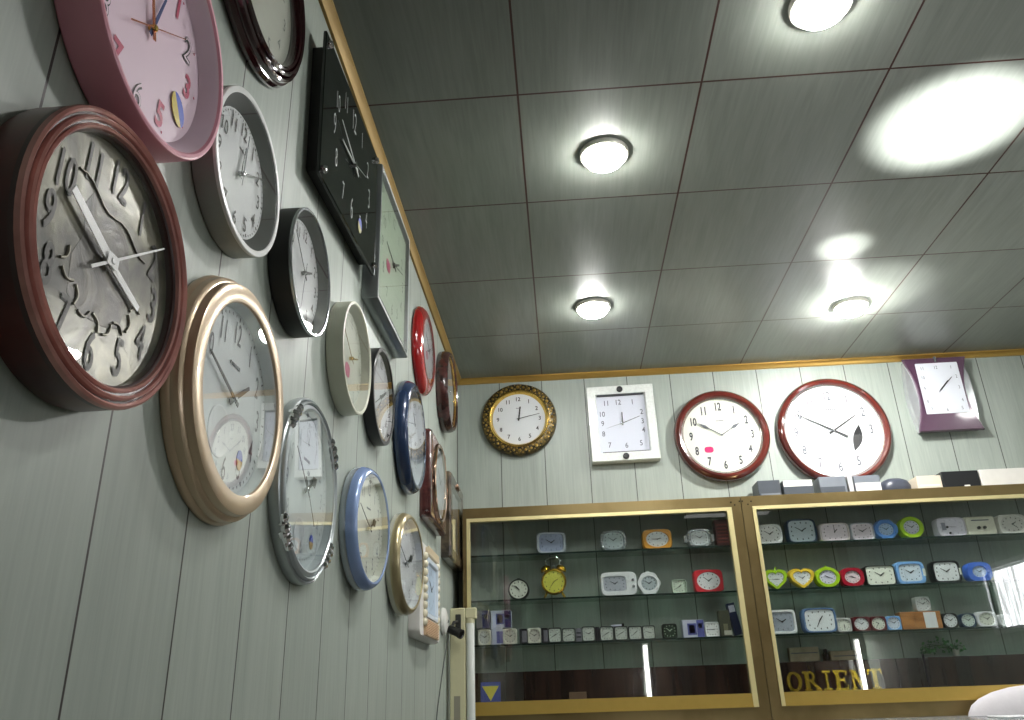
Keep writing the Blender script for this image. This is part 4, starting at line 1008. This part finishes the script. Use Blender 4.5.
# gold serif letters
LG = pm('polished brass letter', (226,196,74), .22, 1.)
sg = empty('sign', Matrix.Translation((.86, 2.862, Z0+.0005)), 'gold raised ORIENT letters standing along the sill of the right cabinet', 'sign')
sg_inv = sg.matrix_world.inverted()
def letter(ch, xc, w, h=.060, t=.008):
    """slab-serif capital built from strokes, upright in the x-z plane"""
    st, sf = w*.26, h*.11
    mb = MB()
    def B(x0, x1, z0, z1): mb.add(box(x0, x1, -t/2, t/2, z0, z1))
    def Q(p): mb.add(loft([[(x, -t/2, z) for x, z in p], [(x, t/2, z) for x, z in p]]))
    l, r_ = -w/2, w/2
    if ch == 'O':
        n = 32; o = [(math.cos(2*PI*k/n)*w/2, h/2+math.sin(2*PI*k/n)*h/2) for k in range(n)]; i = [(math.cos(2*PI*k/n)*w*.27, h/2+math.sin(2*PI*k/n)*h*.38) for k in range(n)]
        v = [(x,-t/2,z) for x, z in o]+[(x,-t/2,z) for x, z in i]+[(x,t/2,z) for x, z in o]+[(x,t/2,z) for x, z in i]
        f = []
        for k in range(n):
            q = (k+1) % n
            f += [(k,q,n+q,n+k),(2*n+q,2*n+k,3*n+k,3*n+q),(q,k,2*n+k,2*n+q),(n+k,n+q,3*n+q,3*n+k)]
        mb.add((v, f))
    if ch == 'I':
        B(-st/2, st/2, sf, h-sf); B(l, r_, 0, sf); B(l, r_, h-sf, h)
    if ch == 'T':
        B(-st/2, st/2, sf, h-sf); B(-w*.3, w*.3, 0, sf); B(l, r_, h-sf, h); B(l, l+sf*.8, h-sf*2.4, h-sf); B(r_-sf*.8, r_, h-sf*2.4, h-sf)
    if ch == 'E':
        s0 = l+w*.12; B(s0, s0+st, sf, h-sf); B(l, r_, 0, sf); B(l, r_*.9, h-sf, h); B(s0+st, r_*.55, h/2-sf/2, h/2+sf/2)
        B(r_-sf*.8, r_, sf, sf*2.6); B(r_*.9-sf*.8, r_*.9, h-sf*2.4, h-sf); B(r_*.55-sf*.7, r_*.55, h/2-sf*1.2, h/2-sf/2); B(r_*.55-sf*.7, r_*.55, h/2+sf/2, h/2+sf*1.2)
    if ch == 'N':
        B(l+w*.10, l+w*.10+st*.6, sf, h-sf); B(r_-w*.10-st*.6, r_-w*.10, sf*.2, h-sf); B(l, l+w*.36, 0, sf); B(r_-w*.36, r_, h-sf, h); B(l, l+w*.16, h-sf, h)
        Q([(l+w*.05,h),(l+w*.34,h),(r_-w*.09,0),(r_-w*.36,0)])
    if ch == 'R':
        s0 = l+w*.10; B(s0, s0+st, sf, h-sf); B(l, l+w*.46, 0, sf); B(l, s0+st, h-sf, h)
        n = 12; cx, cz, ro, ri = s0+st, h*.735, h*.265, h*.15
        arc = [(cx+w*.08+math.cos(-PI/2+PI*k/n)*ro*.9, cz+math.sin(-PI/2+PI*k/n)*ro) for k in range(n+1)]; arc2 = [(cx+w*.08+math.cos(-PI/2+PI*k/n)*ri*.8, cz+math.sin(-PI/2+PI*k/n)*ri) for k in range(n+1)]
        for k in range(n): Q([arc[k], arc[k+1], arc2[k+1], arc2[k]])
        B(cx, cx+w*.085, cz+ri, h); B(cx, cx+w*.085, cz-ro, cz-ri)
        Q([(cx+w*.02,h*.47),(cx+w*.26,h*.47),(r_,sf),(r_-w*.26,sf)]); B(r_-w*.30, r_+w*.04, 0, sf)
    o = mb.build('letter_'+ch.lower(), LG, sg, 30); o.location = (xc-.86, 0, 0); return o
for ch, x, w in (('O',.731,.050),('R',.787,.052),('I',.836,.026),('E',.881,.044),('N',.936,.050),('T',.990,.046)): letter(ch, x, w)

# ------------------------------------------------------------------ boxes on top of the cabinets
def topbox(x0, x1, z1, label, mat, dep=.09, y=2.885, extra=None):
    root = empty('carton', Matrix.Translation(((x0+x1)/2, y+dep/2, Z0+CT+.0004)), label, 'box', 'boxes on top of the cabinets')
    w, h = x1-x0, z1-CT
    MB().add(bbox_bev(-w/2, w/2, -dep/2, dep/2, 0, h, .0015)).build('box_body', mat, root, 0)
    if extra:
        a, b, c, e, mt = extra
        MB().add(box(-w/2+a*w, -w/2+b*w, -dep/2-.0006, -dep/2, c*h, e*h)).build('printed_panel', mt, root, 0)
DG = pm('dark grey card', (66,72,80), .4); MG = pm('mid grey card', (112,118,126), .4); WC = pm('white card', (224,222,216), .5); CC = pm('cream card', (214,202,184), .5); BK = pm('black card', (20,22,24), .4)
topbox(.717,.797,.705,'dark grey box, first on top of the right cabinet',DG,extra=(.1,.95,.02,.25,MG))
topbox(.806,.912,.701,'dark box with white upper band on top of the right cabinet',DG,extra=(.02,.98,.62,.98,WC))
topbox(.935,1.030,.708,'grey box under the large mahogany clock',MG,extra=(.0,.92,.1,.45,DG))
topbox(1.036,1.054,.706,'narrow light grey packet between two grey boxes',pm('light grey card', (176,178,180), .5))
topbox(1.058,1.150,.706,'grey box with bright white label on top of the right cabinet',MG,extra=(.03,.98,.05,.60,WC))
topbox(1.276,1.362,.695,'cream carton left of the black box on top of the cabinet',CC,extra=(.1,.9,.3,.4,WC))
topbox(1.366,1.494,.707,'black box on top of the right cabinet',BK,extra=(.55,.7,.1,.22,WC))
topbox(1.498,1.72,.708,'long white carton at the right end of the cabinet top',WC,extra=(.75,.95,.3,.5,CC))
mb = MB()
o = squircle(1,1,2.6,32)
mb.add(loft([[(x*s, y*s, z) for x, y in o] for s, z in ((.9,0),(1,.2),(1,.5),(.86,.82),(.5,1.0))], True, True), 0, Matrix.Diagonal((.108,.085,.056,1)))
tag(mb.build('soft_pouch', pm('dark blue-grey leather', (62,66,78), .35, bump=.4), None, 60, Matrix.Translation((1.212,2.93,Z0+CT))), 'rounded dark grey pouch on the cabinet top between grey box and cream carton', 'pouch')

# ------------------------------------------------------------------ vertical tube light fitting and small camera in the corner
CRF = pm('cream enamel', (196,192,156), .35)
root = empty('tube_light', Matrix.Translation((-.346,2.72,Z0+CB)), 'cream vertical tube light fitting standing in the corner beside the cabinet', 'lamp')
MB().add(bbox_bev(-.0285,.0215,-.020,.020,.0,.370,.003)).build('housing', CRF, root)
MB().add(bbox_bev(.0215,.058,-.020,.004,.335,.370,.003)).add(lathe([(.0145,.322),(.0145,.337)], 20), 0, Matrix.Translation((.036,-.008,0))).build('lamp_holder', CRF, root)
MB().add(lathe([(0,.004),(.0125,.004),(.014,.008),(.014,.330),(.0125,.334),(0,.334)], 24), 0, Matrix.Translation((.036,-.008,0))).build('glass_tube', pm('unlit tube glass', (214,218,212), .08, coat=.6), root)
MB().add(box(-.016,.004,-.0206,-.020,.02,.105)).build('printed_label', pm('grey label', (140,136,120), .5), root, 0)
# camera on the fitting
root = empty('spy_camera', Matrix.Translation((-.352,2.66,Z0+.205)), 'small black camera on a bracket clipped to the cream fitting', 'camera')
MB().add(bbox_bev(-.004,.014,.0355,.0395,.010,.060,.002)).add(tube([(.002,.036,.036),(-.006,.015,.034),(-.014,.0,.012)], .005, 8)).build('bracket', pm('dark bracket', (44,44,42), .4), root)
RT = Matrix.Rotation(math.radians(115), 4, 'Y') @ Matrix.Rotation(math.radians(25), 4, 'X')
MB().add(lathe([(0,-.022),(.010,-.022),(.013,-.018),(.013,.020),(.015,.024),(.015,.032),(.012,.032),(.010,.028),(0,.028)], 24), 0, Matrix.Translation((-.004,0,.006)) @ RT).build('body', BLACK, root)
MB().add(tube([(-.018,.0,.012),(-.022,-.010,-.02),(-.026,-.05,-.07),(-.029,-.10,-.14),(-.031,-.16,-.22),(-.0315,-.20,-.29)], .0016, 6)).build('cable', pm('grey cable', (70,72,70), .5), root)
root = empty('junction_box', frame_left(2.60,.236), 'white round junction cap on the left wall behind the small camera', 'box')
MB().add(lathe([(0,0),(.040,0),(.042,.004),(.038,.012),(.020,.018),(0,.019)], 32)).build('cap', pm('white cap', (206,206,200), .4), root)
MB().add(lathe([(.006,.019),(.004,.021),(0,.021)], 12)).build('screw', SILVER, root)

# ------------------------------------------------------------------ upright shop tubes, and unseen lights added for brightness
TUBE = emit_mat('lit fluorescent tube', (1.,.98,.92), 22.)
def shop_tube(x, z0, z1, label):
    r = empty('tube_light', Matrix.Translation((x, YB+.0192, Z0+z0)), label, 'lamp')
    MB().add(box(-.03,.03,-.0190,.02,-Z0-z0,0)).build('stand', WHITE, r, 0)
    MB().add(box(-.025,.025,-.019,.015,0,z1-z0)).build('housing', WHITE, r, 0)
    MB().add(lathe([(0,.02),(.014,.02),(.014,z1-z0-.02),(0,z1-z0-.02)], 16), 0, Matrix.Translation((0,.034,0))).build('glass_tube', TUBE, r)
shop_tube(.66, -.03, .42, 'lit upright tube on the front wall behind the camera')
shop_tube(2.42, -.03, .40, 'lit upright tube on the front wall by the right corner')

def light(name, kind, loc, energy, aim=None, **kw):
    l = bpy.data.lights.new(name, kind); l.energy = energy
    for k, v in kw.items(): setattr(l, k, v)
    o = bpy.data.objects.new(name, l); COL.objects.link(o); o.location = (loc[0], loc[1], Z0+loc[2])
    if aim: o.rotation_euler = (Vector((aim[0], aim[1], Z0+aim[2]))-o.location).to_track_quat('-Z', 'Y').to_euler()
    return o
# unseen spots added to put bright patches and glow on the ceiling
light('added_ceiling_spot', 'SPOT', (.96,1.60,-.5), 1000, (.955,1.555,1.2), spot_size=math.radians(14), spot_blend=1., shadow_soft_size=.02)
light('added_ceiling_spot', 'SPOT', (.90,2.05,-.3), 300, (.875,2.10,1.2), spot_size=math.radians(7), spot_blend=.8, shadow_soft_size=.02)
light('added_ceiling_spot', 'SPOT', (1.2,2.0,-.3), 160, (1.05,2.40,1.2), spot_size=math.radians(17), spot_blend=1., shadow_soft_size=.02)
light('added_ceiling_spot', 'SPOT', (1.9,1.5,-.55), 55, (1.25,1.75,1.2), spot_size=math.radians(75), spot_blend=1., shadow_soft_size=.1)
# unseen area lights added under the ceiling as fill
light('added_ceiling_fill', 'AREA', (1.2,.1,1.19), .8, (1.2,.1,0), shape='RECTANGLE', size=.6, size_y=.6, color=(1,.99,.96))
light('added_ceiling_fill', 'AREA', (1.7,1.7,1.19), 1.0, (1.7,1.7,0), shape='RECTANGLE', size=.5, size_y=.5, color=(1,.99,.96))

wd = bpy.data.worlds.new('dim_surround'); SC.world = wd; wd.use_nodes = True
wd.node_tree.nodes['Background'].inputs[0].default_value = (.86,.87,.87,1); wd.node_tree.nodes['Background'].inputs[1].default_value = .05

# ------------------------------------------------------------------ camera
yaw, pitch, roll = -.0535049, .402967, .0334128
fw = Vector((math.sin(yaw)*math.cos(pitch), math.cos(yaw)*math.cos(pitch), math.sin(pitch)))
rt = Vector((math.cos(yaw), -math.sin(yaw), 0)); dn = fw.cross(rt)
r2 = rt*math.cos(roll)+dn*math.sin(roll); d2 = -rt*math.sin(roll)+dn*math.cos(roll)
cam = bpy.data.cameras.new('camera'); cam.sensor_width = 36; cam.lens = 800.045/1024*36; cam.clip_start = .01
co = bpy.data.objects.new('camera', cam); COL.objects.link(co)
co.matrix_world = Matrix(((r2.x,-d2.x,-fw.x,0),(r2.y,-d2.y,-fw.y,0),(r2.z,-d2.z,-fw.z,Z0),(0,0,0,1)))
SC.camera = co
SC.view_settings.view_transform = 'Standard'; SC.view_settings.look = 'None'; SC.view_settings.gamma = 1; SC.view_settings.use_curve_mapping = False
SC.view_settings.exposure = 0.33
